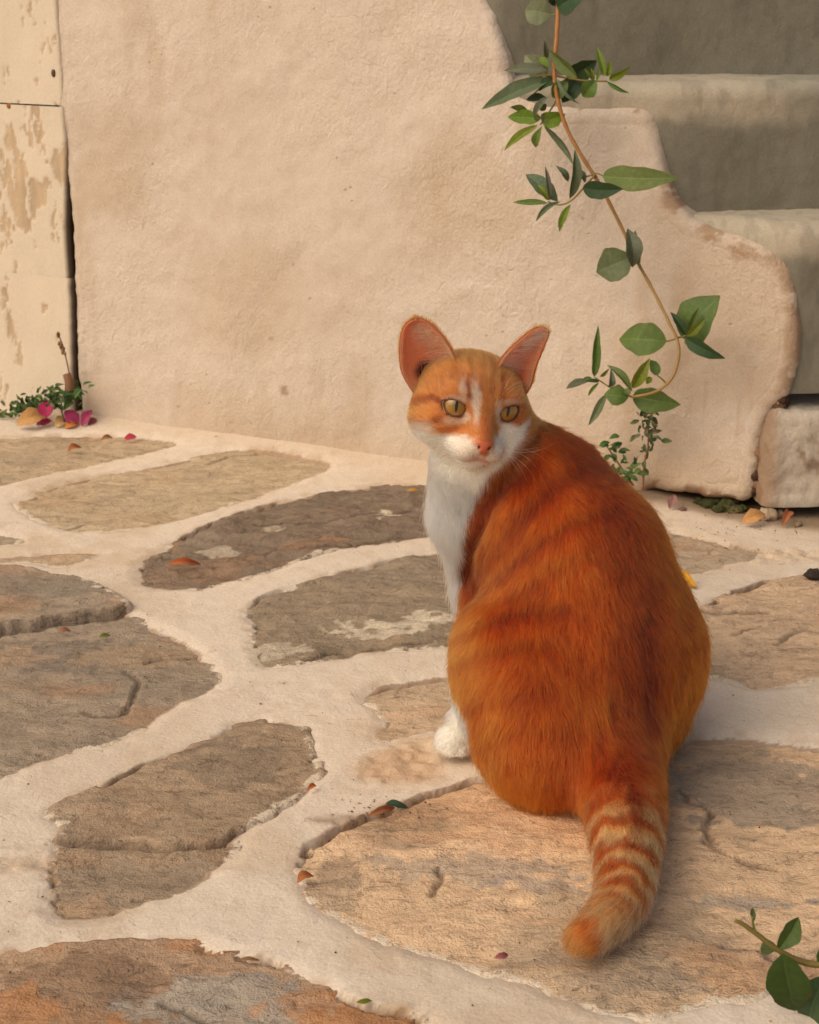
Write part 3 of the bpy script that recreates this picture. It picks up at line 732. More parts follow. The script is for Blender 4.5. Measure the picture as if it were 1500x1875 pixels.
    col = stone_col(key, sdict['c'], q, d_)
    col = blend(col, 0.62 * ck_shade, A(84, 62, 44))
    col = blend(col, 0.85 * ss(0.003, -0.002, e) * gapm, A(104, 76, 52))
    near_side = np.clip(outdir @ np.array([0.2, -1.0]), 0, 1)
    wash = sdict['wash'] * 0.8 + 0.50 * ss(0.011, -0.002, d_) * (0.3 + 0.7 * (1 - far)) + 0.08 * near_side * ss(0.03, 0.0, d_)
    keep = d_ > -0.016
    V = np.c_[p, z]
    F = grid_faces(len(xs), len(ys), keep)
    V2, F2, c2, w2 = compact(V, F, col, wash)
    stone_objs.append(new_mesh('flagstone', V2, F2, M_STONE, None, c2, {'wash': w2}))
gz += lift_all
gcol = blend(gcol, 0.7 * ss(0.5, 0.9, drop_all), A(140, 106, 74))
gcol = blend(gcol, 0.45 * dirt_all * ss(-0.1, 0.35, fbm(gq * 42, 4, 140)), A(176, 136, 94))
gcol = blend(gcol, 0.85 * gap_all * ss(-0.45, 0.1, fbm(gq * 30, 3, 141)), A(136, 102, 70))
Vg = np.c_[gp, gz]
keep = wd > -0.10
Fg = grid_faces(len(gx), len(gy), keep)
V2, F2, c2 = compact(Vg, Fg, gcol)
pave = new_mesh('pavement', V2, F2, M_GROUT, None, c2)
tag(pave, 'slate paving with wide whitewashed joints', kind='structure')
for o in stone_objs: o.parent = pave
# the lane carries on beyond the paving in view
g = new_mesh('ground', [(-60, -60, -0.022), (60, -60, -0.022), (60, 60, -0.022), (-60, 60, -0.022)], [(0, 1, 2, 3)], M_GROUT, None, np.tile(A(196, 168, 132), (4, 1)))
tag(g, 'whitewashed lane around the paving', kind='structure')

# ------------------------------------------------------------------ the cat: one continuous skin from a smooth distance field
def unit(v): v = np.asarray(v, float); return v / np.linalg.norm(v)
CF = unit((-0.5, 0.866, 0)); CL = unit((-0.866, -0.5, 0)); CZ = np.array([0, 0, 1.0])
BODY = []                                            # (kind, params, blend radius)
def ell(c, axes, rad, k=0.02): BODY.append(('e', np.asarray(c, float), np.asarray(axes, float), np.asarray(rad, float), k))
def cone(a, b, ra, rb, k=0.02): BODY.append(('c', np.asarray(a, float), np.asarray(b, float), (ra, rb), k))
BAX = (CL, CF, CZ)
pel = np.array([0.176, 1.427, 0.102])
ell(pel, BAX, (0.096, 0.092, 0.098), 0.03)
ell(pel + CL * 0.066 + CF * 0.030 - CZ * 0.016, BAX, (0.051, 0.084, 0.082), 0.025)
ell(pel - CL * 0.062 + CF * 0.020 - CZ * 0.012, BAX, (0.050, 0.084, 0.084), 0.025)
ell((0.118, 1.336, 0.043), BAX, (0.040, 0.048, 0.050), 0.045)      # left hock and seat
ell((0.152, 1.362, 0.056), BAX, (0.056, 0.048, 0.062), 0.045)
ell((0.100, 1.385, 0.075), BAX, (0.042, 0.055, 0.065), 0.04)
ell((0.190, 1.380, 0.060), BAX, (0.045, 0.040, 0.055), 0.03)
ell((0.213, 1.425, 0.040), BAX, (0.040, 0.050, 0.044), 0.025)
ell((0.168, 1.462, 0.172), BAX, (0.079, 0.080, 0.090), 0.03)
ell(PD(1008, 985, 1.50), BAX, (0.073, 0.074, 0.076), 0.03)
ell(PD(988, 925, 1.515), BAX, (0.066, 0.066, 0.064), 0.03)
cone(PD(990, 898, 1.52), PD(922, 830, 1.515), 0.059, 0.045, 0.014)
cone(PD(912, 830, 1.515), PD(868, 780, 1.505), 0.042, 0.040, 0.016)
# chest column and front legs
cone(PD(862, 850, 1.515), PD(864, 940, 1.530), 0.038, 0.038, 0.022)
cone(PD(864, 940, 1.530), PD(892, 1090, 1.535), 0.038, 0.029, 0.012)
paw = G(828, 1358, 0.017)
cone(PD(894, 1090, 1.535), (paw[0] + 0.046, paw[1] + 0.055, 0.07), 0.028, 0.020, 0.02)
cone((paw[0] + 0.046, paw[1] + 0.055, 0.07), (paw[0] + 0.024, paw[1] + 0.024, 0.022), 0.019, 0.0165, 0.015)
cone((paw[0] + 0.014, paw[1] + 0.020, 0.0175), paw + np.array([0, 0.002, 0]), 0.0165, 0.0165, 0.012)
pd_ = unit((-0.62, -0.78, 0)); pl_ = np.array([-pd_[1], pd_[0], 0])
for k_, (sx, fx) in enumerate(((-0.0115, -0.003), (-0.004, 0.003), (0.004, 0.003), (0.0115, -0.003))):
    t0 = paw + pl_ * sx + pd_ * (fx - 0.004) - CZ * 0.004
    cone(t0 - CZ * 0.002, t0 + pd_ * 0.008 - CZ * 0.003, 0.0085, 0.0075, 0.004)
rp = np.array([paw[0] + 0.085, paw[1] + 0.085, 0.0])
cone(PD(930, 1000, 1.56), rp + CZ * 0.05, 0.032, 0.019, 0.025)
cone(rp + CZ * 0.05, rp + CZ * 0.017 + CF * 0.01, 0.018, 0.016, 0.015)
cone(rp + CZ * 0.015, rp + CZ * 0.013 + CF * 0.03, 0.016, 0.014, 0.01)
# hind feet on the ground
for sgn, oo in ((1, 0.074), (-1, -0.076)):
    a_ = np.array([pel[0], pel[1], 0.017]) + CL * oo - CF * 0.02
    cone(a_, a_ + CF * 0.105 + CL * sgn * 0.012, 0.018, 0.017, 0.02)
# tail lying on the stones towards the camera
TAIL = [(1132, 1400, 0.040, 0.035), (1138, 1440, 0.037, 0.034), (1144, 1485, 0.034, 0.0325), (1147, 1540, 0.030, 0.0280), (1147, 1595, 0.027, 0.0228), (1140, 1640, 0.025, 0.0198), (1120, 1674, 0.023, 0.0172), (1095, 1700, 0.021, 0.0152), (1074, 1718, 0.019, 0.0128)]
tail_p = np.array([G(a, b, c) for a, b, c, _ in TAIL]); tail_r = np.array([t[3] for t in TAIL])
tail_s = smooth_poly(np.c_[tail_p, tail_r], 4, closed=False)
BODY.append(('t', tail_s[:, :3], tail_s[:, 3], None, 0.042))
# head frame: a = picture right, f = forwards, u = up
HC = PD(862, 741, 1.500)
hyaw, hpit, hroll = math.radians(11.5), math.radians(8), math.radians(9)
f0 = np.array([math.sin(hyaw) * math.cos(hpit), -math.cos(hyaw) * math.cos(hpit), -math.sin(hpit)])
a0 = unit(np.cross(f0, CZ)) * -1.0
u0 = np.cross(a0, f0) * -1.0
if u0[2] < 0: u0 = -u0
HA = a0 * math.cos(hroll) - u0 * math.sin(hroll)
HU = u0 * math.cos(hroll) + a0 * math.sin(hroll)
HF = f0; HAX = (HA, HF, HU)
def HP(a, f, u): return HC + HA * a + HF * f + HU * u
HS = 1.0
def hell(c, rad, k=0.012): ell(HP(*(np.array(c) * HS)), HAX, np.array(rad) * HS, k)
def hcone(a, b, ra, rb, k=0.012): cone(HP(*(np.array(a) * HS)), HP(*(np.array(b) * HS)), ra * HS, rb * HS, k)
hell((0, -0.010, 0.010), (0.0500, 0.046, 0.037), 0.02)
hell((0, 0.010, 0.020), (0.041, 0.034, 0.026), 0.015)
for sg in (-1, 1):
    hell((sg * 0.0310, 0.006, -0.0125), (0.0262, 0.030, 0.027), 0.015)
    hell((sg * 0.0115, 0.0465, -0.0245), (0.0132, 0.0168, 0.0120), 0.008)
    hell((sg * 0.024, 0.029, 0.0255), (0.013, 0.010, 0.006), 0.012)       # brow
hell((0, 0.010, -0.027), (0.031, 0.034, 0.021), 0.015)
hcone((0, 0.027, 0.014), (0, 0.0575, -0.0115), 0.0155, 0.0098, 0.010)
hell((0, 0.041, -0.0385), (0.0130, 0.0135, 0.0095), 0.006)
hell((0, 0.0635, -0.0148), (0.0084, 0.0042, 0.0072), 0.004)
EYES = []
for sg in (-1, 1):
    ec = np.array([sg * 0.0238, 0.0285, 0.0105]) * HS
    ef = unit(np.array([sg * 0.26, 0.96, 0.02]))
    EYES.append((ec, ef))
def eye_frame(ec, ef):
    f = unit(HA * ef[0] + HF * ef[1] + HU * ef[2]); r = unit(np.cross(f, HU)); r = r if r @ HA > 0 else -r
    u = np.cross(r, f); u = u if u @ HU > 0 else -u
    return HP(*ec), r, f, u
EYE_R = 0.0128
LIDS = []
for k_, (ec, ef) in enumerate(EYES):
    c, r, f, u = eye_frame(ec, ef)
    sg = -1 if k_ == 0 else 1
    ring = []
    for t in np.linspace(0, 2 * math.pi, 21)[:-1]:
        x = 0.0111 * math.cos(t); y = (0.0078 if math.sin(t) > 0 else 0.0080) * math.sin(t)
        y *= 1 - 0.12 * abs(math.cos(t)) ** 2
        y += 0.0010 * sg * math.cos(t)                      # outer corner higher
        zf = math.sqrt(max((EYE_R + 0.0002) ** 2 - x * x - y * y, 1e-9))
        ring.append(c + r * x + u * y + f * zf)
    LIDS.append(np.array(ring))
_bs = []
GROOVE = []
def bounds():
    for b in BODY:
        if b[0] == 'e': _bs.append(np.r_[b[1], b[3].max()])
        elif b[0] == 't': c = b[1].mean(0); _bs.append(np.r_[c, np.linalg.norm(b[1] - c, axis=1).max() + b[2].max()])
        else: _bs.append(np.r_[(b[1] + b[2]) / 2, np.linalg.norm(b[2] - b[1]) / 2 + max(b[3])])
def sdf(P):
    if not _bs: bounds(); globals()['BS'] = np.array(_bs)
    d = np.full(len(P), 1e3)
    lo, hi = P.min(0), P.max(0); ctr = (lo + hi) / 2; half = np.linalg.norm(hi - lo) / 2
    dist = np.linalg.norm(BS[:, :3] - ctr, axis=1) - BS[:, 3]
    for bi in np.where(dist < np.maximum(half + 0.02, dist.min() + 2 * half + 0.02))[0]:
        b = BODY[bi]
        if b[0] == 'e':
            c, ax, rad, k = b[1:]
            q = (P - c) @ ax.T
            k0 = np.linalg.norm(q / rad, axis=1); k1 = np.linalg.norm(q / (rad * rad), axis=1)
            e = k0 * (k0 - 1) / np.maximum(k1, 1e-9)
            e = np.where(k0 < 0.3, -rad.min(), e)
        elif b[0] == 't':
            k = b[4]; e = np.full(len(P), 1e3)
            for i in range(len(b[1]) - 1):
                a, ab = b[1][i], b[1][i + 1] - b[1][i]
                if np.linalg.norm(ctr - a) > half + 0.12: continue
                t = np.clip(((P - a) @ ab) / (ab @ ab), 0, 1)
                e = np.minimum(e, np.linalg.norm(P - a - t[:, None] * ab, axis=1) - (b[2][i] + (b[2][i + 1] - b[2][i]) * t))
        else:
            a, bb, (ra, rb), k = b[1:]
            ab = bb - a; t = np.clip(((P - a) @ ab) / (ab @ ab), 0, 1)
            e = np.linalg.norm(P - a - t[:, None] * ab, axis=1) - (ra + (rb - ra) * t)
        h = np.clip(0.5 + 0.5 * (d - e) / k, 0, 1)
        d = d * (1 - h) + e * h - k * h * (1 - h)
    if np.linalg.norm(ctr - HC) < half + 0.12:
        for (ec, ef), ring in zip(EYES, LIDS):
            c, r, f, u = eye_frame(ec, ef)
            if np.linalg.norm(ctr - c) > half + 0.025: continue
            # socket, then a thin lid roll round the opening
            q = P - (c + f * 0.004); sx, sy, sf = q @ r, q @ u, q @ f
            e = (np.sqrt((sx / 0.0116) ** 2 + (sy / 0.0094) ** 2 + (sf / 0.0125) ** 2) - 1) * 0.0095
            h = np.clip(0.5 - 0.5 * (d + e) / 0.003, 0, 1); d = d * (1 - h) - e * h + 0.003 * h * (1 - h)
            el = np.full(len(P), 1e3)
            for i in range(len(ring)):
                a, bb = ring[i], ring[(i + 1) % len(ring)]; ab = bb - a
                t = np.clip(((P - a) @ ab) / (ab @ ab), 0, 1)
                el = np.minimum(el, np.linalg.norm(P - a - t[:, None] * ab, axis=1) - 0.0013)
            h = np.clip(0.5 + 0.5 * (d - el) / 0.0025, 0, 1); d = d * (1 - h) + el * h - 0.0025 * h * (1 - h)
        # mouth slit and philtrum
        for a, bb, rr in ((HP(0, 0.0630, -0.0220), HP(0, 0.0600, -0.0305), 0.0012), (HP(0, 0.0605, -0.0308), HP(-0.014, 0.0560, -0.0335), 0.0018), (HP(0, 0.0605, -0.0308), HP(0.014, 0.0560, -0.0335), 0.0018),
                          (HP(-0.0042, 0.0680, -0.0158), HP(-0.0068, 0.0625, -0.0142), 0.0015), (HP(0.0042, 0.0680, -0.0158), HP(0.0068, 0.0625, -0.0142), 0.0015)):
            a, bb = HC + (a - HC) * HS, HC + (bb - HC) * HS
            ab = bb - a; t = np.clip(((P - a) @ ab) / (ab @ ab), 0, 1)
            e = np.linalg.norm(P - a - t[:, None] * ab, axis=1) - rr
            d = np.maximum(d, -e)
    if GROOVE and np.linalg.norm(ctr - GROOVE[0].mean(0)) < half + 0.30:
        for path in GROOVE:
            e = np.full(len(P), 1e3)
            for i in range(len(path) - 1):
                a, ab = path[i], path[i + 1] - path[i]; t = np.clip(((P - a) @ ab) / (ab @ ab), 0, 1)
                e = np.minimum(e, np.linalg.norm(P - a - t[:, None] * ab, axis=1) - 0.0055)
            h = np.clip(0.5 - 0.5 * (d + e) / 0.012, 0, 1); d = d * (1 - h) - e * h + 0.012 * h * (1 - h)
    g = 0.0045 - P[:, 2]                                    # flat where it rests on the stone
    h = np.clip(0.5 - 0.5 * (d - g) / 0.008, 0, 1)
    return d * (1 - h) + g * h + 0.008 * h * (1 - h)
def surface_nets(lo, hi, h):
    sdf(np.zeros((1, 3)))
    BI = np.array([b[3].min() if b[0] == 'e' else 0.0 for b in BODY])
    H = 2 * h; nc = np.ceil((hi - lo) / H).astype(int) + 2
    bs = 8; Dc = np.full(nc, 0.05)
    for i in range(0, nc[0], bs):
        for j in range(0, nc[1], bs):
            for k in range(0, nc[2], bs):
                e = np.minimum([i + bs, j + bs, k + bs], nc)
                c = lo + H * (np.array([i, j, k]) + e - 1) / 2
                if (np.linalg.norm(BS[:, :3] - c, axis=1) - BS[:, 3]).min() > H * bs * 0.87 + 0.02: continue
                if (BI - np.linalg.norm(BS[:, :3] - c, axis=1)).max() > H * bs * 0.87 + 0.006: Dc[i:e[0], j:e[1], k:e[2]] = -0.05; continue
                I = np.stack(np.meshgrid(np.arange(i, e[0]), np.arange(j, e[1]), np.arange(k, e[2]), indexing='ij'), -1).reshape(-1, 3)
                Dc[i:e[0], j:e[1], k:e[2]] = sdf(lo + I * H).reshape(e[0] - i, e[1] - j, e[2] - k)
    D = Dc
    for ax in range(3):                                      # linear upsampling, then exact values near the surface
        D = np.moveaxis(D, ax, 0); U = np.empty((2 * D.shape[0] - 1,) + D.shape[1:])
        U[::2] = D; U[1::2] = 0.5 * (D[:-1] + D[1:]); D = np.moveaxis(U, 0, ax)
    n = np.array(D.shape)
    I = np.argwhere(np.abs(D) < 0.0055)
    D[tuple(I.T)] = sdf_big(lo + I * h)
    neg = D < 0
    cn = [(a, b, c) for a in (0, 1) for b in (0, 1) for c in (0, 1)]
    sl = lambda a, b, c: (slice(a, n[0] - 1 + a), slice(b, n[1] - 1 + b), slice(c, n[2] - 1 + c))
    cnt = sum(neg[sl(*c)].astype(np.int8) for c in cn)
    act = (cnt > 0) & (cnt < 8)
    cell = np.argwhere(act); vid = np.full(act.shape, -1, np.int64); vid[act] = np.arange(len(cell))
    acc = np.zeros((len(cell), 3)); num = np.zeros(len(cell))
    for x in range(8):
        for y in range(x + 1, 8):
            a, b = np.array(cn[x]), np.array(cn[y])
            if np.abs(a - b).sum() != 1: continue
            da = D[tuple((cell + a).T)]; db = D[tuple((cell + b).T)]
            m = (da < 0) != (db < 0)
            t = np.where(m, da / np.where(m, da - db, 1), 0)
            acc += m[:, None] * (a + t[:, None] * (b - a)); num += m
    V = lo + h * (cell + acc / num[:, None])
    F = []
    for ax in range(3):
        o1, o2 = [i for i in range(3) if i != ax]
        s0 = [slice(1, n[i] - 1) for i in range(3)]; s0[ax] = slice(0, n[ax] - 1)
        s1 = list(s0); s1[ax] = slice(1, n[ax])
        ed = np.argwhere(neg[tuple(s0)] != neg[tuple(s1)])
        off = np.array([s.start for s in s0]); ed = ed + off
        e1 = np.zeros(3, int); e1[o1] = 1; e2 = np.zeros(3, int); e2[o2] = 1
        q = [vid[tuple((ed - a).T)] for a in (e1 + e2, e2, 0 * e1, e1)]
        q = np.stack(q, 1)
        inside = neg[tuple(ed.T)]
        flip = inside if ax != 1 else ~inside
        q[~flip] = q[~flip][:, ::-1]
        F.append(q[(q >= 0).all(1)])
    return V, np.vstack(F)
def sdf_big(P):
    P = np.asarray(P)
    order = np.lexsort((np.floor(P[:, 2] / 0.03), np.floor(P[:, 1] / 0.03), np.floor(P[:, 0] / 0.03)))
    key = np.floor(P / 0.03).astype(int); out = np.empty(len(P))
    kk = key[order]; cut = np.r_[0, np.where((np.diff(kk, axis=0) != 0).any(1))[0] + 1, len(P)]
    for a, b in zip(cut[:-1], cut[1:]): out[order[a:b]] = sdf(P[order[a:b]])
    return out
def sdf_grad(P, e=0.0006):
    return np.stack([sdf_big(P + np.eye(3)[i] * e) - sdf_big(P - np.eye(3)[i] * e) for i in range(3)], 1) / (2 * e)

def surf(px, py, d0=1.25, d1=1.62):
    D = np.linspace(d0, d1, 160); P = np.array([PD(px, py, x) for x in D]); v = sdf_big(P)
    k = np.where(v < 0)[0]; return P[k[0]] if len(k) else None
def groove(line, sink=0.000):
    p = [surf(*q) for q in line]; p = [q for q in p if q is not None]
    return smooth_poly(np.array(p) + np.array([0, sink, 0]), 3, closed=False)
_g = [groove([(992, 800), (955, 848), (918, 900), (886, 955), (864, 1010), (850, 1060)], -0.001), groove([(1120, 1120), (1170, 1060), (1215, 1075)], -0.0045)]
GROOVE.extend(_g[:1])

CV, CQ = surface_nets(np.array([-0.02, 1.02, -0.004]), np.array([0.34, 1.66, 0.42]), 0.002)
rng = np.random.default_rng(7)
# ---- ears: concave shells grown from the skull, joined into the same skin
def ear(inner, outer, D0, depth, lean, n_s=22, n_t=26):
    inn = smooth_poly(np.array(inner, float), 8, closed=False); out = smooth_poly(np.array(outer, float), 8, closed=False)
    def res(P, n):
        L = np.r_[0, np.cumsum(np.linalg.norm(np.diff(P, axis=0), axis=1))]; t = np.linspace(0, L[-1], n)
        return np.c_[np.interp(t, L, P[:, 0]), np.interp(t, L, P[:, 1])]
    inn, out = res(inn, n_t), res(out, n_t)
    Fr = np.zeros((n_t, n_s, 3))
    for i in range(n_t):
        t = i / (n_t - 1)
        a = PD(*inn[i], D0 + lean[0] * (1 - t) + 0.004 * t); b = PD(*out[i], D0 + lean[1] * (1 - t) + 0.004 * t)
        for j in range(n_s):
            s_ = j / (n_s - 1)
            sag = depth * math.sin(math.pi * s_) ** 0.75 * (1 - t) ** 0.55 + 0.003 * math.sin(math.pi * s_) * (1 - t) ** 0.2
            Fr[i, j] = a + (b - a) * s_ + np.array([0, 1, -0.1]) * sag
    du = np.gradient(Fr, axis=0); dv = np.gradient(Fr, axis=1)
    N = np.cross(du, dv); N /= np.linalg.norm(N, axis=2)[..., None] + 1e-9
    if (N * np.array([0, 1, 0])).sum(2).mean() < 0: N = -N
    Bk = Fr + N * 0.0022
    V = np.vstack([Fr.reshape(-1, 3), Bk.reshape(-1, 3)]); n = n_t * n_s
    Ff = grid_faces(n_t, n_s)
    Fb = Ff[:, ::-1] + n
    loop = [i * n_s for i in range(n_t)] + [(n_t - 1) * n_s + j for j in range(1, n_s)] + [i * n_s + n_s - 1 for i in range(n_t - 2, -1, -1)]
    R = np.array([(loop[k], loop[k + 1], loop[k + 1] + n, loop[k] + n) for k in range(len(loop) - 1)])
    nn = np.cross(V[Ff[0, 1]] - V[Ff[0, 0]], V[Ff[0, 2]] - V[Ff[0, 0]])
    if nn[1] > 0: Ff, Fb, R = Ff[:, ::-1], Fb[:, ::-1], R[:, ::-1]
    tt = np.repeat(np.linspace(0, 1, n_t), n_s); sv = np.tile(np.linspace(0, 1, n_s), n_t)
    return V, np.vstack([Ff, Fb, R]), np.r_[tt, tt], np.r_[sv, sv], np.r_[np.zeros(n), np.ones(n)]
earL = ear([(846, 690), (837, 668), (826, 643), (812, 620), (796, 602), (780, 590), (766, 586)], [(772, 735), (752, 708), (738, 682), (734, 650), (736, 618), (744, 597), (757, 587)], 1.494, 0.013, (-0.012, 0.002))
earR = ear([(912, 676), (922, 656), (938, 638), (957, 621), (975, 607), (990, 600)], [(962, 722), (972, 702), (976, 685), (986, 655), (998, 626), (1005, 606)], 1.494, 0.008, (-0.012, 0.000))
nb = len(CV)
ear_t = np.full(nb, -1.0); ear_s = np.zeros(nb); ear_b = np.zeros(nb); ear_id = np.zeros(nb, int)
EV, EQ = [CV], [CQ]; base_i = nb
for k_, (V_, F_, t_, s_, b_) in enumerate((earL, earR)):
    EV.append(V_); EQ.append(F_ + base_i); base_i += len(V_)
    ear_t = np.r_[ear_t, t_]; ear_s = np.r_[ear_s, s_]; ear_b = np.r_[ear_b, b_]; ear_id = np.r_[ear_id, np.full(len(V_), k_ + 1)]
CV = np.vstack(EV); CQ = np.vstack(EQ)

# ---- coat pattern, painted on the skin positions
def stroke(pix, line, width):
    d, _ = seg_dist(pix, np.array(line, float), closed=False)
    return ss(width, width * 0.25, d)
WHITE = np.array([(742, 786), (765, 792), (792, 798), (825, 795), (848, 800), (866, 801), (873, 816), (886, 838), (902, 818), (910, 796), (915, 776), (930, 776), (948, 782), (968, 772), (958, 806), (938, 835), (915, 858), (894, 875), (868, 914), (853, 942), (840, 1030), (839, 1092), (835, 1130), (740, 1130), (720, 900)], float)
C_OR, C_DK, C_LT, C_WH, C_PK = lin((174, 70, 16)), lin((98, 33, 7)), lin((206, 98, 30)), lin((254, 244, 222)), lin((214, 120, 92))
def coat(P):
    pix = project(P); n1 = fbm(P * 28, 3, 401); n2 = fbm(P * 75, 3, 402); hl = (P - HC) @ np.array(HAX).T
    wpx = pix + np.c_[n2, fbm(P * 75 + 3, 3, 403)] * 7
    head = ss(0.085, 0.062, np.linalg.norm(hl, axis=1)) 
    c = np.tile(C_OR, (len(P), 1)); c = blend(c, head, lin((206, 124, 62)))
    c = blend(c, 0.28 * ss(0.0, 0.5, n1), C_LT); c = blend(c, 0.30 * ss(0.0, 0.5, -n1), C_DK)
    # light flanks, dark saddle
    for (x, y, rx, ry, k) in [(845, 1180, 70, 130, .55), (900, 1330, 60, 80, .2), (905, 1010, 40, 110, .2), (950, 1450, 60, 45, .3), (1100, 1480, 50, 40, .4)]:
        c = blend(c, k * ss(1.2, 0.3, np.hypot((wpx[:, 0] - x) / rx, (wpx[:, 1] - y) / ry)), C_LT)
    body = 1 - head
    for line, w, k in [([(1050, 800), (1100, 865), (1140, 950), (1160, 1050), (1168, 1150), (1172, 1260), (1162, 1350), (1140, 1420)], 70, .40),
                       ([(1178, 1130), (1184, 1220), (1184, 1320)], 26, .5), ([(1178, 1250), (1182, 1312)], 8, .64), ([(1120, 1270), (1118, 1330)], 9, .5), ([(1150, 1240), (1146, 1290)], 7, .5), ([(1098, 1330), (1090, 1380)], 9, .4),
                       ([(1075, 850), (1010, 890), (950, 950), (905, 1010), (866, 1070)], 24, .45), ([(1130, 930), (1040, 960), (960, 1010), (900, 1070), (850, 1120)], 18, .40),
                       ([(1090, 1010), (1010, 1040), (940, 1090)], 16, .3), ([(1040, 1110), (940, 1125), (840, 1160)], 15, .4), ([(1010, 1180), (920, 1185), (822, 1215)], 15, .38),
                       ([(1010, 1260), (930, 1270), (830, 1290)], 15, .33), ([(1010, 1340), (940, 1340), (870, 1360)], 16, .3), ([(1240, 1010), (1262, 1090), (1240, 1150)], 16, .3), ([(1290, 1150), (1250, 1190), (1235, 1260)], 14, .3),
                       ([(985, 760), (960, 830), (900, 900), (868, 960), (850, 1060)], 42, .55), ([(985, 745), (1060, 800), (1120, 860)], 34, .5)]:  # these two strokes paint shade in the shoulder crease and behind the neck
        c = blend(c, min(0.92, k * 1.45) * stroke(wpx, line, w) * body, C_DK)
    # face marks
    for line, w, k, cc in [([(815, 742), (792, 728), (768, 733), (748, 748)], 10, .75, C_DK * 1.35), ([(806, 768), (780, 775), (756, 768)], 9, .55, C_DK * 1.5), ([(838, 785), (815, 792), (790, 784)], 8, .4, C_OR),
                           ([(868, 640), (864, 672), (858, 700)], 8, .38, C_DK * 1.4), ([(884, 642), (886, 680), (880, 712)], 7, .30, C_DK * 1.4), ([(902, 646), (904, 690), (900, 722)], 8, .42, C_DK * 1.4), ([(922, 690), (920, 730)], 7, .6, C_DK * 1.5), ([(860, 705), (862, 728)], 6, .7, C_DK * 1.4),
                           ([(840, 650), (830, 690)], 8, .35, C_DK * 1.6), ([(884, 770), (886, 800)], 16, .5, C_OR), ([(940, 785), (952, 780)], 12, .55, C_LT)]:
        c = blend(c, k * stroke(wpx, line, w) * head, cc)
    for (x, y, rx, ry, k) in [(872, 738, 9, 42, .52), (850, 712, 9, 20, .30), (836, 730, 28, 7, .38), (934, 737, 24, 6, .36), (836, 772, 26, 9, .35), (912, 760, 7, 24, .55), (775, 790, 25, 22, .45), (853, 765, 7, 14, .4)]:
        c = blend(c, k * ss(1.3, 0.4, np.hypot((wpx[:, 0] - x) / rx, (wpx[:, 1] - y) / ry)) * head, C_WH * 0.92)
    # tail: rings towards an orange tip
    td = np.full(len(P), 9.0); tt = np.zeros(len(P)); m = (P[:, 1] < 1.37) & (P[:, 2] < 0.10)
    if m.any():
        pm = P[m]; bd = np.full(len(pm), 9.0); bt = np.zeros(len(pm))
        for i in range(len(tail_s) - 1):
            a, ab = tail_s[i, :3], tail_s[i + 1, :3] - tail_s[i, :3]; t = np.clip(((pm - a) @ ab) / (ab @ ab), 0, 1)
            d = np.linalg.norm(pm - a - t[:, None] * ab, axis=1); q = d < bd; bd[q] = d[q]; bt[q] = (i + t[q]) / (len(tail_s) - 1)
        td[m] = bd; tt[m] = bt
    ist = (td < 0.05) & (tt > 0.14) & (pix[:, 1] > 1430)
    tn = tt + 0.030 * n2 + 0.022 * n1
    top = ss(-0.012, 0.014, (P[:, 0] - np.interp(tt, np.linspace(0, 1, len(tail_s)), tail_s[:, 0]))) if True else 0
    tc = np.tile(C_OR * 1.1, (len(P), 1))
    tc = blend(tc, 0.85 * ss(0.20, 0.42, tn), lin((236, 184, 124)))
    for ctr_, w_, k in ((0.30, .034, .8), (0.385, .034, .9), (0.475, .034, .9), (0.56, .034, .9), (0.645, .036, .85), (0.73, .030, .75), (0.80, .026, .6), (0.86, .024, .45)):
        tc = blend(tc, k * ss(w_, w_ * 0.35, np.abs(tn - ctr_)), C_OR * 0.95)
    tc = blend(tc, 0.8 * stroke(wpx, [(1150, 1395), (1158, 1450), (1168, 1500), (1160, 1545), (1150, 1590), (1150, 1640)], 20) * ss(0.62, 0.3, tt), C_DK * 1.1)
    tc = blend(tc, 0.35 * ss(0.02, -0.025, P[:, 2] - 0.02) * ss(0.14, 0.3, tt), C_WH * 0.8)
    tc = blend(tc, 0.9 * ss(0.87, 0.97, tn + 0.03 * n2), lin((196, 100, 38)))
    w_t = (ist * ss(0.14, 0.22, tt))[:, None]
    c = c * (1 - w_t) + tc * w_t
    # white bib, muzzle, paws, belly fringe
    wd_, _ = seg_dist(wpx, WHITE); front = ss(1.40, 1.46, P[:, 1])
    wm = ss(-7, 7, wd_) * front
    wm = np.maximum(wm, ss(0.075, 0.055, np.linalg.norm((P - paw) * np.array([1, 1, 0.8]), axis=1)) * (P[:, 2] < 0.075) * ss(865, 850, pix[:, 0]))
    wm = np.maximum(wm, 0.8 * ss(0.030, 0.010, P[:, 2] + 0.006 * n1) * ss(1.375, 1.42, P[:, 1]))
    c = blend(c, wm, C_WH)
    return c, pix, hl, head, td, tt, ist, wm
vc, vpix, vhl, vhead, vtd, vtt, vist, vwm = coat(CV)
skin = vc * 0.75
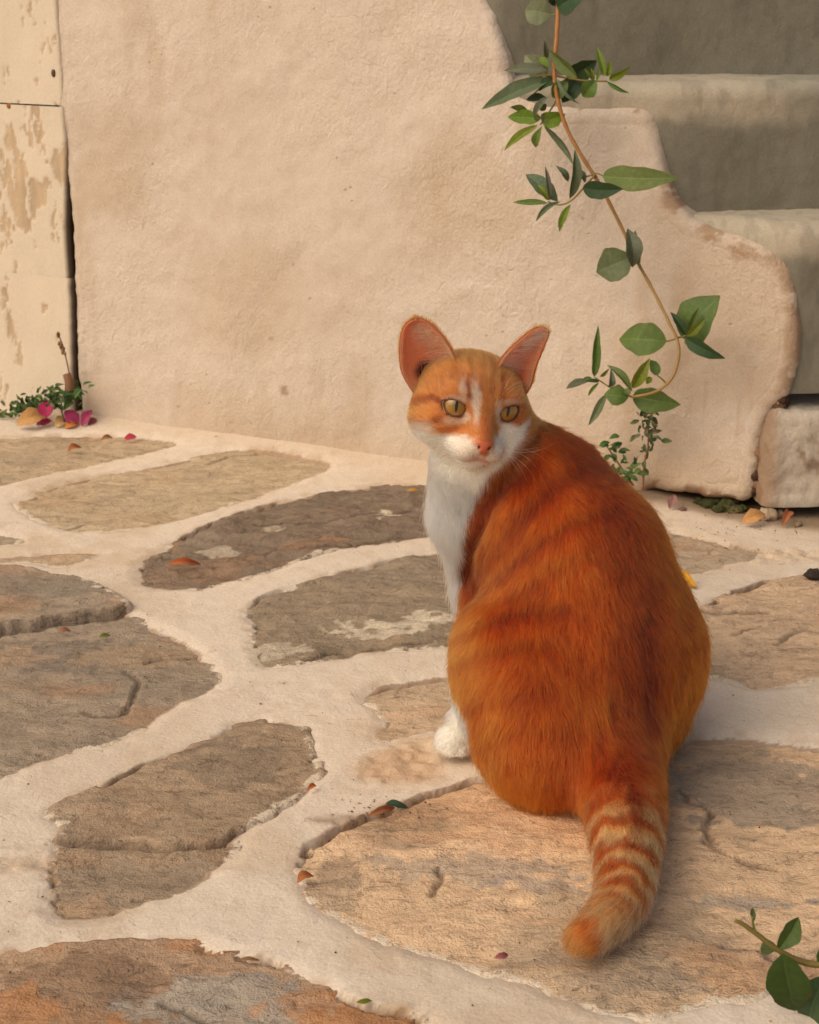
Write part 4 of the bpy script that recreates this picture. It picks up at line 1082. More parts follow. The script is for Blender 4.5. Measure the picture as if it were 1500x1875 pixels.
# bare skin: nose leather, lips, lid rims, inner ears
nv = (-0.0085 - vhl[:, 2]) / 0.0150
nose_m = ss(0.0012, -0.0006, np.abs(vhl[:, 0]) - 0.0092 * (1 - 0.80 * np.clip(nv, 0, 1))) * ss(-0.12, 0.10, nv) * ss(1.08, 0.95, nv) * (vhl[:, 1] > 0.048)
lip_d, _ = seg_dist(np.c_[vhl[:, 0], vhl[:, 2]], np.array([(-0.013, -0.0334), (-0.007, -0.0324), (0, -0.0308), (0.007, -0.0324), (0.013, -0.0334)]), closed=False)
lip_m = ss(0.0034, 0.0018, lip_d) * (vhl[:, 1] > 0.035)
lid_d = np.full(len(CV), 9.0)
for ring in LIDS:
    m = np.linalg.norm(CV - ring.mean(0), axis=1) < 0.03
    d = np.min(np.linalg.norm(CV[m][:, None] - np.repeat(ring, 2, 0)[None] - 0, axis=2), axis=1); lid_d[m] = np.minimum(lid_d[m], d)
lid_m = ss(0.0031, 0.0019, lid_d)
skin = blend(skin, nose_m, lin((196, 104, 72))); skin = blend(skin, lip_m * 0.7, lin((206, 140, 120)))
inn_line = nose_m * ss(0.0026, 0.0012, np.minimum(np.linalg.norm(vhl - np.array([-0.0054, 0.0655, -0.0150]), axis=1), np.linalg.norm(vhl - np.array([0.0054, 0.0655, -0.0150]), axis=1)))
skin = blend(skin, inn_line, lin((70, 26, 18)))
skin = blend(skin, lid_m, lin((104, 60, 42)))
isear = ear_t >= 0
e_in = isear & (ear_b < 0.5)
skin[isear] = lin((214, 124, 68))
deep = np.sin(np.pi * ear_s) ** 1.0 * (1 - ear_t) ** 1.0
skin = blend(skin, e_in * 1.0, lin((250, 190, 148)))
skin = blend(skin, e_in * ss(0.15, 0.8, deep) * 0.8, lin((244, 150, 108)))
skin = blend(skin, e_in * (ear_id == 1) * ss(0.14, 0.05, np.hypot((ear_s - 0.60) * 0.45, (ear_t - 0.26) * 0.8)), lin((60, 20, 12)))  # shade deep in the left ear, painted into the skin colour
s = NT('cat skin')
trans = s.node('BsdfTranslucent'); s.put(trans.inputs[0], s.mix(1.0, s.attr('col').outputs['Color'], (1.0, 0.78, 0.62), 'MULTIPLY'))
s.fin(s.attr('col').outputs['Color'], s.math('SUBTRACT', 0.75, s.math('MULTIPLY', s.attr('wet').outputs['Fac'], 0.35)), s.bump(s.noise(s.coord(), 1600, 2), 0.25, 0.0006), 0.35)
mx = s.node('MixShader'); s.put(mx.inputs[0], s.math('MULTIPLY', s.attr('thin').outputs['Fac'], 0.72))
s.t.links.new(s.b.outputs[0], mx.inputs[1]); s.t.links.new(trans.outputs[0], mx.inputs[2]); s.t.links.new(mx.outputs[0], s.out.inputs[0])
cat = new_mesh('cat', CV, CQ, s.m, None, np.clip(skin, 0, 1), {'thin': isear * 1.0, 'wet': np.maximum(nose_m, np.maximum(lip_m, lid_m))})
tag(cat, 'orange and white tabby cat sitting on the paving, looking back over its shoulder', 'cat')

# ---- eyes
def mat_eye():
    s = NT('cat eye'); c = s.coord('Object'); xyz = s.node('SeparateXYZ', {0: c})
    x, y = s.math('DIVIDE', xyz.outputs[0], EYE_R), s.math('DIVIDE', xyz.outputs[1], EYE_R)
    rho = s.math('SQRT', s.math('ADD', s.math('MULTIPLY', x, x), s.math('MULTIPLY', y, y)))
    ang = s.math('ARCTAN2', y, x)
    fib = s.node('TexNoise', {'Vector': s.node('CombineXYZ', {0: s.math('MULTIPLY', ang, 9.0), 1: s.math('MULTIPLY', rho, 3.0), 2: 0.0}).outputs[0], 'Scale': 3.0, 'Detail': 3.0}).outputs[0]
    iris = s.mix(s.math('ADD', rho, s.math('MULTIPLY', fib, 0.35)), tuple(lin((104, 84, 34))), tuple(lin((168, 122, 46))))
    iris = s.mix(s.ramp(rho, [(0.70, 0.0), (0.84, 1.0)]), iris, tuple(lin((62, 44, 20))))
    iris = s.mix(s.ramp(rho, [(0.86, 0.0), (0.91, 1.0)]), iris, tuple(lin((172, 160, 146))))
    px_ = s.math('DIVIDE', x, 0.125); py_ = s.math('DIVIDE', y, 0.50)
    pu = s.math('ADD', s.math('MULTIPLY', px_, px_), s.math('MULTIPLY', py_, py_))
    col = s.mix(s.ramp(pu, [(0.75, 1.0), (1.0, 0.0)]), iris, (0.006, 0.005, 0.004))
    m = s.fin(col, 0.35, None, 0.3)
    s.put(s.b.inputs['Coat Weight'], 1.0); s.put(s.b.inputs['Coat Roughness'], 0.03)
    return m
M_EYE = mat_eye()
def uv_sphere(R, n=28, m=40):
    V = [(0, 0, R)]; F = []
    for i in range(1, n):
        th = math.pi * i / n
        for j in range(m):
            a = 2 * math.pi * j / m; V.append((R * math.sin(th) * math.cos(a), R * math.sin(th) * math.sin(a), R * math.cos(th) * (1.03 if th < 0.9 else 1.0)))
    V.append((0, 0, -R))
    for j in range(m): F.append((0, 1 + j, 1 + (j + 1) % m))
    for i in range(n - 2):
        for j in range(m): F.append((1 + i * m + j, 1 + (i + 1) * m + j, 1 + (i + 1) * m + (j + 1) % m, 1 + i * m + (j + 1) % m))
    l = len(V) - 1
    for j in range(m): F.append((l, 1 + (n - 2) * m + (j + 1) % m, 1 + (n - 2) * m + j))
    return V, F
for ec, ef in EYES:
    c, r, f, u = eye_frame(ec, ef)
    g = unit(unit(CAM - c) * 0.62 + f * 0.38) + HA * 0.10; g = unit(g)
    r2 = unit(HA - g * (HA @ g)); u2 = np.cross(g, r2); u2 = u2 if u2 @ HU > 0 else -u2
    if np.cross(r2, u2) @ g < 0: r2 = -r2
    V_, F_ = uv_sphere(EYE_R)
    eo = new_mesh('eye', V_, F_, M_EYE)
    M = Matrix(((r2[0], u2[0], g[0], c[0]), (r2[1], u2[1], g[1], c[1]), (r2[2], u2[2], g[2], c[2]), (0, 0, 0, 1)))
    eo.matrix_basis = M; eo.parent = cat

# ---- fur: hair curves rooted on the skin, combed along the body
tri = np.vstack([CQ[:, [0, 1, 2]], CQ[:, [0, 2, 3]]])
p0_, p1_, p2_ = CV[tri[:, 0]], CV[tri[:, 1]], CV[tri[:, 2]]
fn = np.cross(p1_ - p0_, p2_ - p0_); ar = np.linalg.norm(fn, axis=1) / 2
vn = np.zeros_like(CV)
for k in range(3): np.add.at(vn, tri[:, k], fn)
vn /= np.linalg.norm(vn, axis=1)[:, None] + 1e-12
bare = np.maximum(np.maximum(nose_m, 0.9 * lip_m), lid_m)
rimm = np.maximum(np.maximum(ss(0.16, 0.03, ear_s), ss(0.86, 0.97, ear_s)), ss(0.80, 0.95, ear_t))
bare = np.maximum(bare, e_in * (1 - 0.05 - 0.95 * rimm))
dens = 1.0 * (1 - bare) * (1 + 0.6 * vhead) * np.where(isear, 1.5, 1.0) * ss(-0.9, -0.3, vn[:, 2])
in_sock = np.zeros(len(CV))
for ec, ef in EYES:
    c, r, f, u = eye_frame(ec, ef); in_sock = np.maximum(in_sock, (np.linalg.norm(CV - c, axis=1) < EYE_R + 0.0022) * 1.0)
dens *= 1 - in_sock
w = ar * dens[tri].mean(1); NH_ = 260000
fi = rng.choice(len(tri), NH_, p=w / w.sum())
b1, b2 = rng.random(NH_), rng.random(NH_); fl = b1 + b2 > 1; b1[fl], b2[fl] = 1 - b1[fl], 1 - b2[fl]
bc = np.stack([1 - b1 - b2, b1, b2], 1)
def bary(A_): return (A_[tri[fi]] * (bc[..., None] if A_.ndim == 2 else bc)).sum(1)
R0 = bary(CV); RNm = bary(vn); RNm /= np.linalg.norm(RNm, axis=1)[:, None]
hc, hpix, hhl, hhead, htd, htt, hist, hwm = coat(R0)
r_ear = bary(isear * 1.0) > 0.5; r_eart = bary(ear_t)
# flow field
flow = np.tile(-CZ * 1.0 - CF * 0.25, (NH_, 1))
flow += -CF[None] * 0.9 * ss(0.5, 0.95, RNm[:, 2])[:, None]
side = (R0 - pel) @ CL
flow += np.outer(np.clip(side / 0.1, -1, 1) * 0.22 * ss(0.26, 0.12, R0[:, 2]), CL)
nose_w = HP(0, 0.064, -0.013)
hflow = unit(np.array([1.0, 0, 0])) * 0 + (R0 - nose_w); hflow /= np.linalg.norm(hflow, axis=1)[:, None] + 1e-9
hflow = hflow - HF * 0.3 - HU * 0.35 * ss(0.0, -0.02, hhl[:, 2])[:, None]
flow = flow * (1 - hhead[:, None]) + hflow * hhead[:, None] * 1.0
ti = np.clip((htt * (len(tail_s) - 1)).astype(int), 0, len(tail_s) - 2)
tdir = tail_s[ti + 1, :3] - tail_s[ti, :3]; tdir /= np.linalg.norm(tdir, axis=1)[:, None]
wt_ = (hist * ss(0.10, 0.3, htt))[:, None]; flow = flow * (1 - wt_) + tdir * wt_
pd2 = np.linalg.norm(R0 - paw, axis=1); wp_ = (ss(0.05, 0.03, pd2))[:, None]
flow = flow * (1 - wp_) + (pd_ - 0.6 * CZ) * wp_
flow[r_ear] = (-HF * 0.2 + HU + 0.0) + np.outer(np.where(hhl[r_ear, 0] > 0, 0.5, -0.35), HA)
qn = np.stack([fbm(R0 * 60, 2, 411), fbm(R0 * 60 + 5, 2, 412), fbm(R0 * 60 + 9, 2, 413)], 1)
flow += 0.40 * qn + 0.16 * rng.normal(size=(NH_, 3))
flow -= RNm * (flow * RNm).sum(1)[:, None]; flow /= np.linalg.norm(flow, axis=1)[:, None] + 1e-9
# lengths and lift
Lh = np.full(NH_, 0.0165)
fdist = np.linalg.norm(R0 - nose_w, axis=1)
Lh = np.where(hhead > 0, Lh * (1 - hhead) + hhead * np.clip(0.0022 + 0.105 * (fdist - 0.012), 0.0022, 0.0105) + hhead * 0.003 * ss(0.028, 0.048, np.abs(hhl[:, 0])) * ss(0.005, -0.015, hhl[:, 2]), Lh)
for ec, ef in EYES:
    de = np.linalg.norm(R0 - HP(*ec), axis=1); Lh = np.minimum(Lh, np.maximum(0.0020, 0.0020 + 0.30 * (de - EYE_R - 0.002)) + (de > 0.035) * 1)
Lh = np.where(hist & (htt > 0.2), 0.0150, Lh)
Lh = Lh * (1 - 0.7 * wp_[:, 0]); Lh[r_ear] = 0.0058
Lh = np.where((hwm > 0.5) & (hhead < 0.2) & (pd2 > 0.06), 0.019, Lh)
Lh *= rng.uniform(0.7, 1.18, NH_) * (1 + 0.18 * fbm(R0 * 45, 2, 431))
lift = np.full(NH_, 0.40); lift = np.where(hist & (htt > 0.2), 0.46, lift); lift = lift * (1 - 0.35 * hhead)
lift *= rng.uniform(0.6, 1.35, NH_)
guard = rng.random(NH_) < 0.05 * (1 - hhead); Lh = np.where(guard, Lh * 1.45, Lh); lift = np.where(guard, np.minimum(lift * 1.5, 0.9), lift)
K = 6
ts = np.linspace(0, 1, K)
# clumps: strands lean towards the axis of their lock
cell = 0.0030
key = np.floor(R0 / cell + 0.35 * qn).astype(np.int64); kh = (key[:, 0] * 73856093) ^ (key[:, 1] * 19349663) ^ (key[:, 2] * 83492791)
_, inv = np.unique(kh, return_inverse=True); cnt = np.bincount(inv)
cc_ = np.stack([np.bincount(inv, R0[:, i]) / cnt for i in range(3)], 1)[inv]
cfl = np.stack([np.bincount(inv, flow[:, i]) / cnt for i in range(3)], 1)[inv]; cl_l = (np.bincount(inv, Lh) / cnt)[inv]
crand = rng.normal(size=(len(cnt), 3))[inv]
Pk = np.zeros((NH_, K, 3), np.float32)
for k, t in enumerate(ts):
    pos = R0 + (flow * (t * np.cos(lift))[:, None] + RNm * (np.sin(lift) * (t - 0.42 * t * t))[:, None]) * Lh[:, None]
    cpos = cc_ + (cfl * t + RNm * (np.sin(lift) * (t - 0.42 * t * t))[:, None] + 0.10 * crand * t * t) * cl_l[:, None]
    wv_ = 0.42 * t ** 1.3 * (1 - 0.6 * hhead)
    pos = pos * (1 - wv_[:, None]) + cpos * wv_[:, None]
    pos[:, 2] = np.maximum(pos[:, 2], 0.002)
    Pk[:, k] = pos
tone = np.clip(1 + 0.20 * rng.normal(size=NH_), 0.5, 1.6) * np.clip(1 + 0.26 * rng.normal(size=len(cnt))[inv], 0.45, 1.7)
tone = 1 + (tone - 1) * (1 - 0.6 * hwm) * (1 - 0.45 * hhead)
hcol = np.clip(hc * tone[:, None], 0.004, 0.95)
hcol[r_ear] = lin((212, 118, 58)); r_in = r_ear & (bary(ear_b) < 0.5); hcol[r_in] = lin((230, 160, 112)); hcol *= 1
# pale hairs lining the ears
def ear_tuft(E, n, s0, s1, t0, t1, dirpx, Lr, colr):
    V_, F_, t_, s_, b_ = E; m = (b_ < 0.5) & (s_ > s0) & (s_ < s1) & (t_ > t0) & (t_ < t1)
    idx = rng.choice(np.where(m)[0], n); root = V_[idx] + rng.normal(size=(n, 3)) * 0.0008
    out = np.zeros((n, K, 3)); sc = 1.55 / FPX
    d = np.array([dirpx[0], -0.25, -dirpx[1]]) ; d = d / np.linalg.norm(d[[0, 2]])
    L = rng.uniform(*Lr, n)
    dd = d + 0.22 * rng.normal(size=(n, 3))
    for k, t in enumerate(ts): out[:, k] = root + dd * (L * t)[:, None] + np.array([0, -0.15, -0.25]) * (L * t * t)[:, None]
    return out, np.tile(colr, (n, 1)) * rng.uniform(0.8, 1.1, (n, 1))
tu = [ear_tuft(earL, 650, 0.0, 0.42, 0.02, 0.85, (-0.80, -0.05), (0.006, 0.018), lin((250, 208, 160))), ear_tuft(earL, 300, 0.0, 1.0, 0.35, 0.99, (-0.2, -0.8), (0.003, 0.006), lin((226, 150, 96))),
      ear_tuft(earR, 700, 0.0, 0.50, 0.02, 0.90, (0.85, -0.30), (0.006, 0.016), lin((252, 212, 168))), ear_tuft(earR, 300, 0.3, 1.0, 0.1, 0.98, (0.5, -0.8), (0.003, 0.007), lin((232, 170, 128)))]
Pk = np.concatenate([Pk] + [t[0] for t in tu]); hcol = np.vstack([hcol] + [t[1] for t in tu])
rad0 = np.r_[np.where(hhead > 0.5, 0.00011, 0.00015), np.full(len(Pk) - NH_, 0.00009)]
def curves_obj(name, Pk, rad, mat, parent, hcol=None):
    n, k = Pk.shape[:2]
    cu = bpy.data.hair_curves.new(name); cu.add_curves([k] * n)
    cu.attributes['position'].data.foreach_set('vector', Pk.astype(np.float32).ravel())
    ra = cu.attributes.get('radius') or cu.attributes.new('radius', 'FLOAT', 'POINT')
    tp = np.linspace(0, 1, k); prof = (1 - 0.85 * tp ** 1.5)
    ra.data.foreach_set('value', (rad[:, None] * prof[None]).astype(np.float32).ravel())
    if hcol is not None:
        at = cu.attributes.new('hcol', 'FLOAT_COLOR', 'CURVE')
        at.data.foreach_set('color', np.c_[hcol, np.ones(n)].astype(np.float32).ravel())
    cu.materials.append(mat)
    o = bpy.data.objects.new(name, cu); COL.objects.link(o); o.parent = parent
    return o
def mat_hair(name, colr=None):
    m = bpy.data.materials.new(name); m.use_nodes = True; t = m.node_tree; t.nodes.clear()
    out = t.nodes.new('ShaderNodeOutputMaterial'); h = t.nodes.new('ShaderNodeBsdfHairPrincipled')
    h.model = 'CHIANG'; h.parametrization = 'COLOR'
    h.inputs['Roughness'].default_value = 0.5; h.inputs['Radial Roughness'].default_value = 0.6
    h.inputs['IOR'].default_value = 1.35; h.inputs['Coat'].default_value = 0.0
    if colr is None:
        a = t.nodes.new('ShaderNodeAttribute'); a.attribute_name = 'hcol'; t.links.new(a.outputs['Color'], h.inputs['Color'])
    else: h.inputs['Color'].default_value = tuple(colr) + (1,)
    t.links.new(h.outputs[0], out.inputs[0])
    return m
fur = curves_obj('fur', Pk, rad0, mat_hair('ginger fur'), cat, hcol)
# whiskers
wl = []
def whisk(p0, p1, d0, d1, sag=0.004, n=12):
    a, b = PD(*p0, d0), PD(*p1, d1)
    return [a + (b - a) * t + np.array([0, 0, 1]) * sag * 4 * t * (1 - t) for t in np.linspace(0, 1, n)]
for (a, b, dd, sg_) in [((832, 812), (768, 806), .0, .003), ((830, 822), (778, 824), .0, .003), ((832, 828), (786, 838), .0, .002), ((836, 834), (795, 856), .0, .002), ((842, 838), (812, 864), .0, .001), ((838, 818), (772, 815), .01, .002), ((846, 842), (826, 866), .0, .001), ((834, 825), (782, 846), .01, .002),
                        ((928, 822), (1018, 810), -.02, -.006), ((928, 828), (987, 862), -.02, .006), ((930, 833), (966, 882), -.02, .004), ((926, 826), (1004, 846), -.02, .006), ((924, 838), (952, 868), -.02, .003), ((930, 820), (990, 818), -.01, -.002), ((926, 835), (980, 878), -.03, .006),
                        ((926, 716), (970, 698), .0, .003), ((924, 712), (944, 682), .0, .002), ((862, 712), (861, 678), .0, .001), ((858, 714), (850, 684), .0, .001), ((930, 720), (966, 706), .0, .003)]:
    wl.append(whisk(a, b, 1.450 if a[1] > 780 else 1.462, (1.450 if a[1] > 780 else 1.462) + dd + 0.012, sg_))
curves_obj('whiskers', np.array(wl), np.full(len(wl), 0.00021), mat_hair('white whisker', tuple(lin((246, 232, 208)))), cat)

# ------------------------------------------------------------------ plants
def mat_leaf(name, gloss=0.45, tr=0.3):
    s = NT(name); c = s.coord('Object'); base = s.attr('col').outputs['Color']
    n = s.noise(c, 200, 3, 0.65)
    col = s.mix(s.ramp(n, [(0.35, 0.5), (0.6, 0.0)]), base, s.mix(1.0, base, (0.72, 0.74, 0.6), 'MULTIPLY'))
    s.fin(col, gloss, s.bump(n, 0.25, 0.0006), 0.35)
    t = s.node('BsdfTranslucent'); s.put(t.inputs[0], s.mix(1.0, col, (1.2, 1.25, 0.6), 'MULTIPLY'))
    mx = s.node('MixShader'); s.put(mx.inputs[0], tr)
    s.t.links.new(s.b.outputs[0], mx.inputs[1]); s.t.links.new(t.outputs[0], mx.inputs[2]); s.t.links.new(mx.outputs[0], s.out.inputs[0])
    return s.m
M_LEAF = mat_leaf('leaf blade', 0.55, 0.4); M_DRY = mat_leaf('dry leaf', 0.75, 0.2); M_PETAL = mat_leaf('papery bract', 0.6, 0.35)
M_STEM = mat_plain('vine stem', 0.6, 0.3, 300, 0.3)
GREENS = {'b': (126, 140, 44), 'm': (108, 124, 56), 'd': (66, 82, 44), 'g': (112, 116, 82), 'p': (136, 134, 98), 'l': (132, 140, 76)}
lr = random.Random(11)
def leaf_mesh(base, tip, width, nrm, fold=0.25, curl=0.12, shape=0.42, c=(0.1, 0.15, 0.05), vein=1.5, ragged=0.04, seed=0, n=12, twist=0.0, thick=0.0004):
    base, tip, nrm = np.asarray(base, float), np.asarray(tip, float), np.asarray(nrm, float)
    ax = tip - base; L = np.linalg.norm(ax); ax = ax / L
    nrm = nrm - ax * (nrm @ ax); nrm /= np.linalg.norm(nrm) + 1e-9; lat = np.cross(nrm, ax)
    S_ = np.array([-1, -0.72, -0.36, -0.07, 0, 0.07, 0.36, 0.72, 1.0]); m = len(S_)
    V, C_ = [], []
    for i in range(n + 1):
        t = i / n
        ea = 0.95 * shape / (1 - shape)
        w = 0.5 * width * (max(t, 0.0) ** ea) * (max(1 - t, 0.0) ** 0.95) / (shape ** ea * (1 - shape) ** 0.95)
        a = twist * t; la = lat * math.cos(a) + nrm * math.sin(a); na = nrm * math.cos(a) - lat * math.sin(a)
        ctr = base + ax * L * t + nrm * curl * L * math.sin(math.pi * t) - nrm * abs(curl) * 0.6 * L * t * t
        for sx in S_:
            rg = 1 + ragged * math.sin(seed * 3.1 + t * 11 + sx * 2) + ragged * 0.6 * math.sin(seed * 1.7 + t * 23 + sx)
            q = vnoise(np.array([[t * 5, sx * 1.5, seed * 7.7]]), 3)[0]
            V.append(ctr + la * sx * w * rg + na * (fold * abs(sx) * w + 0.05 * q * w))
            k = vein if abs(sx) < 0.05 else (1 + 0.10 * q + 0.10 * (math.sin((t * 1.0 - abs(sx) * 0.35) * 38) > 0.86) * vein)
            ed = ss(0.8, 1.0, abs(sx)) * 0.45 * max(0.0, math.sin(seed * 2.3 + t * 9)) + 0.5 * max(0.0, (t - 0.93) / 0.07)
            C_.append(np.array(c) * k * (1 - ed) + ed * np.array([0.16, 0.085, 0.03]))
    V = np.array(V); C_ = np.array(C_); Fq = grid_faces(n + 1, m)
    N = len(V)
    V2 = np.vstack([V, V - nrm * thick]); F2 = np.vstack([Fq, Fq[:, ::-1] + N])
    return V2, F2, np.clip(np.vstack([C_, C_]), 0, 1)
def add_leaf(parent, base, tip, wid, nrm, key, mat=None, name='leaf', **kw):
    c = A(*GREENS[key]) if isinstance(key, str) else A(*key)
    c = c * np.array([lr.uniform(0.88, 1.12) for _ in range(3)])
    V, F, cc = leaf_mesh(base, tip, wid, nrm, c=c, seed=lr.uniform(0, 50), **kw)
    return new_mesh(name, V, F, mat or M_LEAF, parent, cc)
PXM = lambda p: np.linalg.norm((p - CAM)) / FPX              # metres per source pixel at a point
# ---- the long vine hanging in front of the wall
vine = empty('vine', tuple(W(1022, -60, 0.1)))
tag(vine, 'green climbing vine hanging down in front of the plaster wall and steps', 'vine')
VO = 0.085
stem_px = [(1040, -420), (1030, -200), (1023, -60), (1022, 20), (1019, 75), (1015, 130), (1022, 185), (1040, 240), (1068, 290), (1095, 332), (1115, 370), (1140, 420), (1165, 475), (1195, 530), (1225, 590), (1241, 625), (1243, 655), (1232, 690), (1210, 712), (1185, 722), (1155, 727)]
sp3 = smooth_poly(np.array([W(x, y, VO + 0.012 * math.sin(y * 0.011)) for x, y in stem_px]), 5, closed=False)
rr = np.linspace(0.0034, 0.0017, len(sp3)) * (1 + 0.10 * np.sin(np.arange(len(sp3)) * 1.9))
V_, F_ = tube(sp3, rr, 8)
tcol = np.linspace(0, 1, len(sp3)).repeat(8)[:, None]
cst = A(172, 114, 60) * (1 - ss(0.25, 0.75, tcol)) + A(158, 120, 66) * ss(0.25, 0.75, tcol)
new_mesh('stem', V_, F_, M_STEM, vine, cst)
def twig(pts, r0, r1, c, parent=vine, off=VO, name='twig'):
    P = smooth_poly(np.array([W(x, y, off) for x, y in pts]), 4, closed=False)
    V_, F_ = tube(P, np.linspace(r0, r1, len(P)), 6)
    return new_mesh(name, V_, F_, M_STEM, parent, np.tile(A(*c), (len(V_), 1)))
for pts, r0, r1, c in [([(972, 152), (980, 142), (1009, 138), (1063, 147), (1112, 149)], .0017, .0012, (150, 120, 50)), ([(1020, 182), (1006, 205), (990, 228)], .0013, .0009, (140, 116, 52)), ([(1012, 140), (990, 160), (975, 175)], .0013, .0009, (140, 116, 52)),
                       ([(1090, 320), (1068, 345), (1045, 368), (1024, 375), (1003, 369)], .0015, .0010, (140, 112, 50)), ([(1088, 318), (1096, 318), (1105, 323)], .0010, .0008, (130, 110, 50)), ([(1090, 320), (1070, 324), (1060, 330)], .0010, .0008, (120, 106, 52)),
                       ([(1172, 486), (1164, 478), (1157, 472)], .0012, .0009, (130, 112, 60)), ([(1243, 618), (1232, 622), (1221, 625)], .0013, .001, (126, 112, 54)), ([(1243, 618), (1252, 616), (1258, 614)], .0015, .001, (130, 112, 54)),
                       ([(1222, 704), (1212, 694), (1204, 688)], .0012, .001, (124, 108, 50)), ([(1157, 727), (1130, 716), (1112, 706), (1088, 690)], .0015, .0009, (128, 104, 56)), ([(1022, 22), (1014, 27), (1006, 26)], .001, .0008, (130, 120, 60))]:
    twig(pts, r0, r1, c)
LEAVES = [  # base px, tip px, visible width px, tone, roll, fold, curl, shape, depth offset
 ((1010, 27), (960, 18), 50, 'p', .2, .3, .05, .45, .0), ((1020, 14), (1074, -16), 46, 'd', -.2, .3, .1, .4, .008), ((1024, 10), (1010, -40), 40, 'd', .3, .3, .1, .4, -.01),
 ((1006, 146), (880, 199), 27, 'g', .5, .6, .10, .40, .012), ((1003, 137), (960, 100), 38, 'p', -.2, .3, .1, .45, -.012), ((1006, 130), (922, 127), 16, 'g', .6, .4, .08, .40, .016), ((1000, 108), (998, 73), 9, 'g', .4, .5, .1, .4, .01), ((1006, 123), (987, 104), 13, 'b', .2, .3, .1, .45, .02),
 ((1057, 143), (1004, 91), 23, 'm', -.3, .5, .06, .45, .022), ((1038, 142), (1093, 112), 36, 'd', .2, .3, .15, .45, -.012), ((1062, 142), (1030, 188), 40, 'd', .1, .2, .1, .45, -.008), ((1040, 150), (1011, 179), 28, 'm', .2, .3, .1, .45, .010),
 ((1108, 140), (1092, 84), 13, 'b', .3, .4, .05, .40, .012), ((1112, 140), (1119, 112), 10, 'b', .2, .4, .05, .42, .008), ((1116, 146), (1152, 124), 15, 'b', .2, .4, .06, .42, .012), ((1112, 150), (1152, 171), 8, 'm', .5, .4, .06, .42, .012), ((1092, 147), (1067, 178), 30, 'm', .1, .3, .12, .48, .018),
 ((1086, 147), (1070, 125), 6, 'b', .2, .4, .1, .45, .01), ((1088, 147), (1082, 124), 6, 'b', .2, .4, .1, .45, .012), ((1093, 148), (1097, 126), 6, 'b', .2, .4, .1, .45, .014), ((1022, 145), (1059, 191), 9, 'g', .6, .6, .1, .42, .024), ((1018, 145), (986, 166), 20, 'd', .4, .4, .1, .42, .008), ((1002, 181), (962, 182), 14, 'd', .4, .3, .1, .45, .0), ((1003, 177), (977, 222), 13, 'g', .5, .5, .1, .42, .016),
 ((991, 217), (929, 214), 26, 'b', .1, .3, .1, .42, .006), ((968, 206), (934, 195), 13, 'b', .3, .3, .1, .45, .0), ((992, 224), (1034, 210), 30, 'b', .1, .3, .1, .45, .006), ((985, 229), (920, 276), 15, 'b', .3, .5, .06, .42, .010), ((993, 230), (979, 271), 17, 'm', .3, .4, .12, .6, .012), ((996, 230), (1046, 304), 11, 'g', .6, .5, -.12, .45, .012), ((1000, 200), (985, 190), 14, 'm', .2, .3, .1, .45, .0), ((1003, 205), (994, 225), 16, 'l', .2, .3, .1, .45, .01),
 ((1103, 323), (1242, 327), 44, 'l', .15, .15, .06, .38, .010), ((1067, 344), (1139, 348), 31, 'd', .3, .3, .1, .42, .026), ((1043, 364), (1055, 274), 18, 'g', .5, .8, .05, .45, .018), ((1041, 332), (1020, 303), 12, 'g', .4, .4, .1, .45, .0), ((1072, 334), (1052, 308), 12, 'g', .5, .5, .1, .45, .004),
 ((1022, 369), (963, 318), 30, 'g', .2, .3, .08, .5, -.004), ((1005, 367), (983, 337), 12, 'b', .2, .4, .1, .45, .012), ((1006, 367), (1000, 305), 8, 'g', .5, .5, .05, .45, .016), ((1003, 372), (939, 370), 10, 'm', .5, .4, .05, .42, .012), ((1027, 369), (979, 403), 9, 'g', .5, .6, .1, .5, .016), ((1045, 374), (1023, 424), 13, 'b', .3, .5, .08, .48, .012),
 ((1158, 490), (1152, 418), 30, 'g', .3, .5, .12, .5, .016), ((1172, 482), (1160, 424), 24, 'g', -.5, .5, .12, .5, .006), ((1157, 472), (1091, 499), 62, 'g', .1, .2, .08, .45, .012),
 ((1221, 625), (1131, 620), 62, 'm', .1, .18, .06, .42, .006), ((1248, 618), (1316, 543), 76, 'm', -.15, .18, .06, .45, -.006), ((1257, 614), (1228, 571), 16, 'd', .3, .5, .1, .42, .016), ((1259, 611), (1280, 564), 15, 'm', .2, .4, .08, .45, .014), ((1258, 615), (1290, 585), 15, 'b', .2, .4, .08, .45, .020), ((1256, 620), (1327, 657), 28, 'd', .3, .3, .08, .40, .016), ((1254, 619), (1272, 635), 14, (120, 104, 50), .2, .3, .1, .45, .010),
 ((1088, 690), (1096, 595), 15, 'm', .4, .6, .05, .35, .010), ((1080, 697), (1035, 711), 14, 'g', .4, .4, .1, .48, .010), ((1084, 692), (1064, 697), 7, 'm', .4, .4, .1, .45, .004), ((1098, 698), (1072, 698), 8, 'd', .4, .4, .1, .45, .012), ((1097, 701), (1076, 725), 6, 'm', .4, .4, .1, .45, .008), ((1099, 690), (1116, 676), 6, 'm', .4, .4, .1, .45, .0), ((1113, 709), (1121, 678), 11, 'g', .5, .5, .25, .5, .014),
 ((1158, 717), (1113, 667), 15, 'm', .4, .6, .06, .5, .012), ((1158, 711), (1190, 658), 22, 'b', .1, .5, .06, .5, .014), ((1204, 688), (1192, 658), 19, 'l', .2, .3, .1, .4, .0), ((1192, 690), (1184, 703), 12, 'b', .2, .3, .1, .45, .004), ((1151, 728), (1107, 722), 38, 'm', .1, .25, .10, .5, .012), ((1158, 726), (1246, 741), 46, 'm', .1, .2, .06, .4, -.006), ((1110, 722), (1077, 779), 14, 'g', .4, .4, -.12, .42, .012), ((1154, 722), (1143, 712), 12, 'm', .2, .3, .1, .45, .018)]
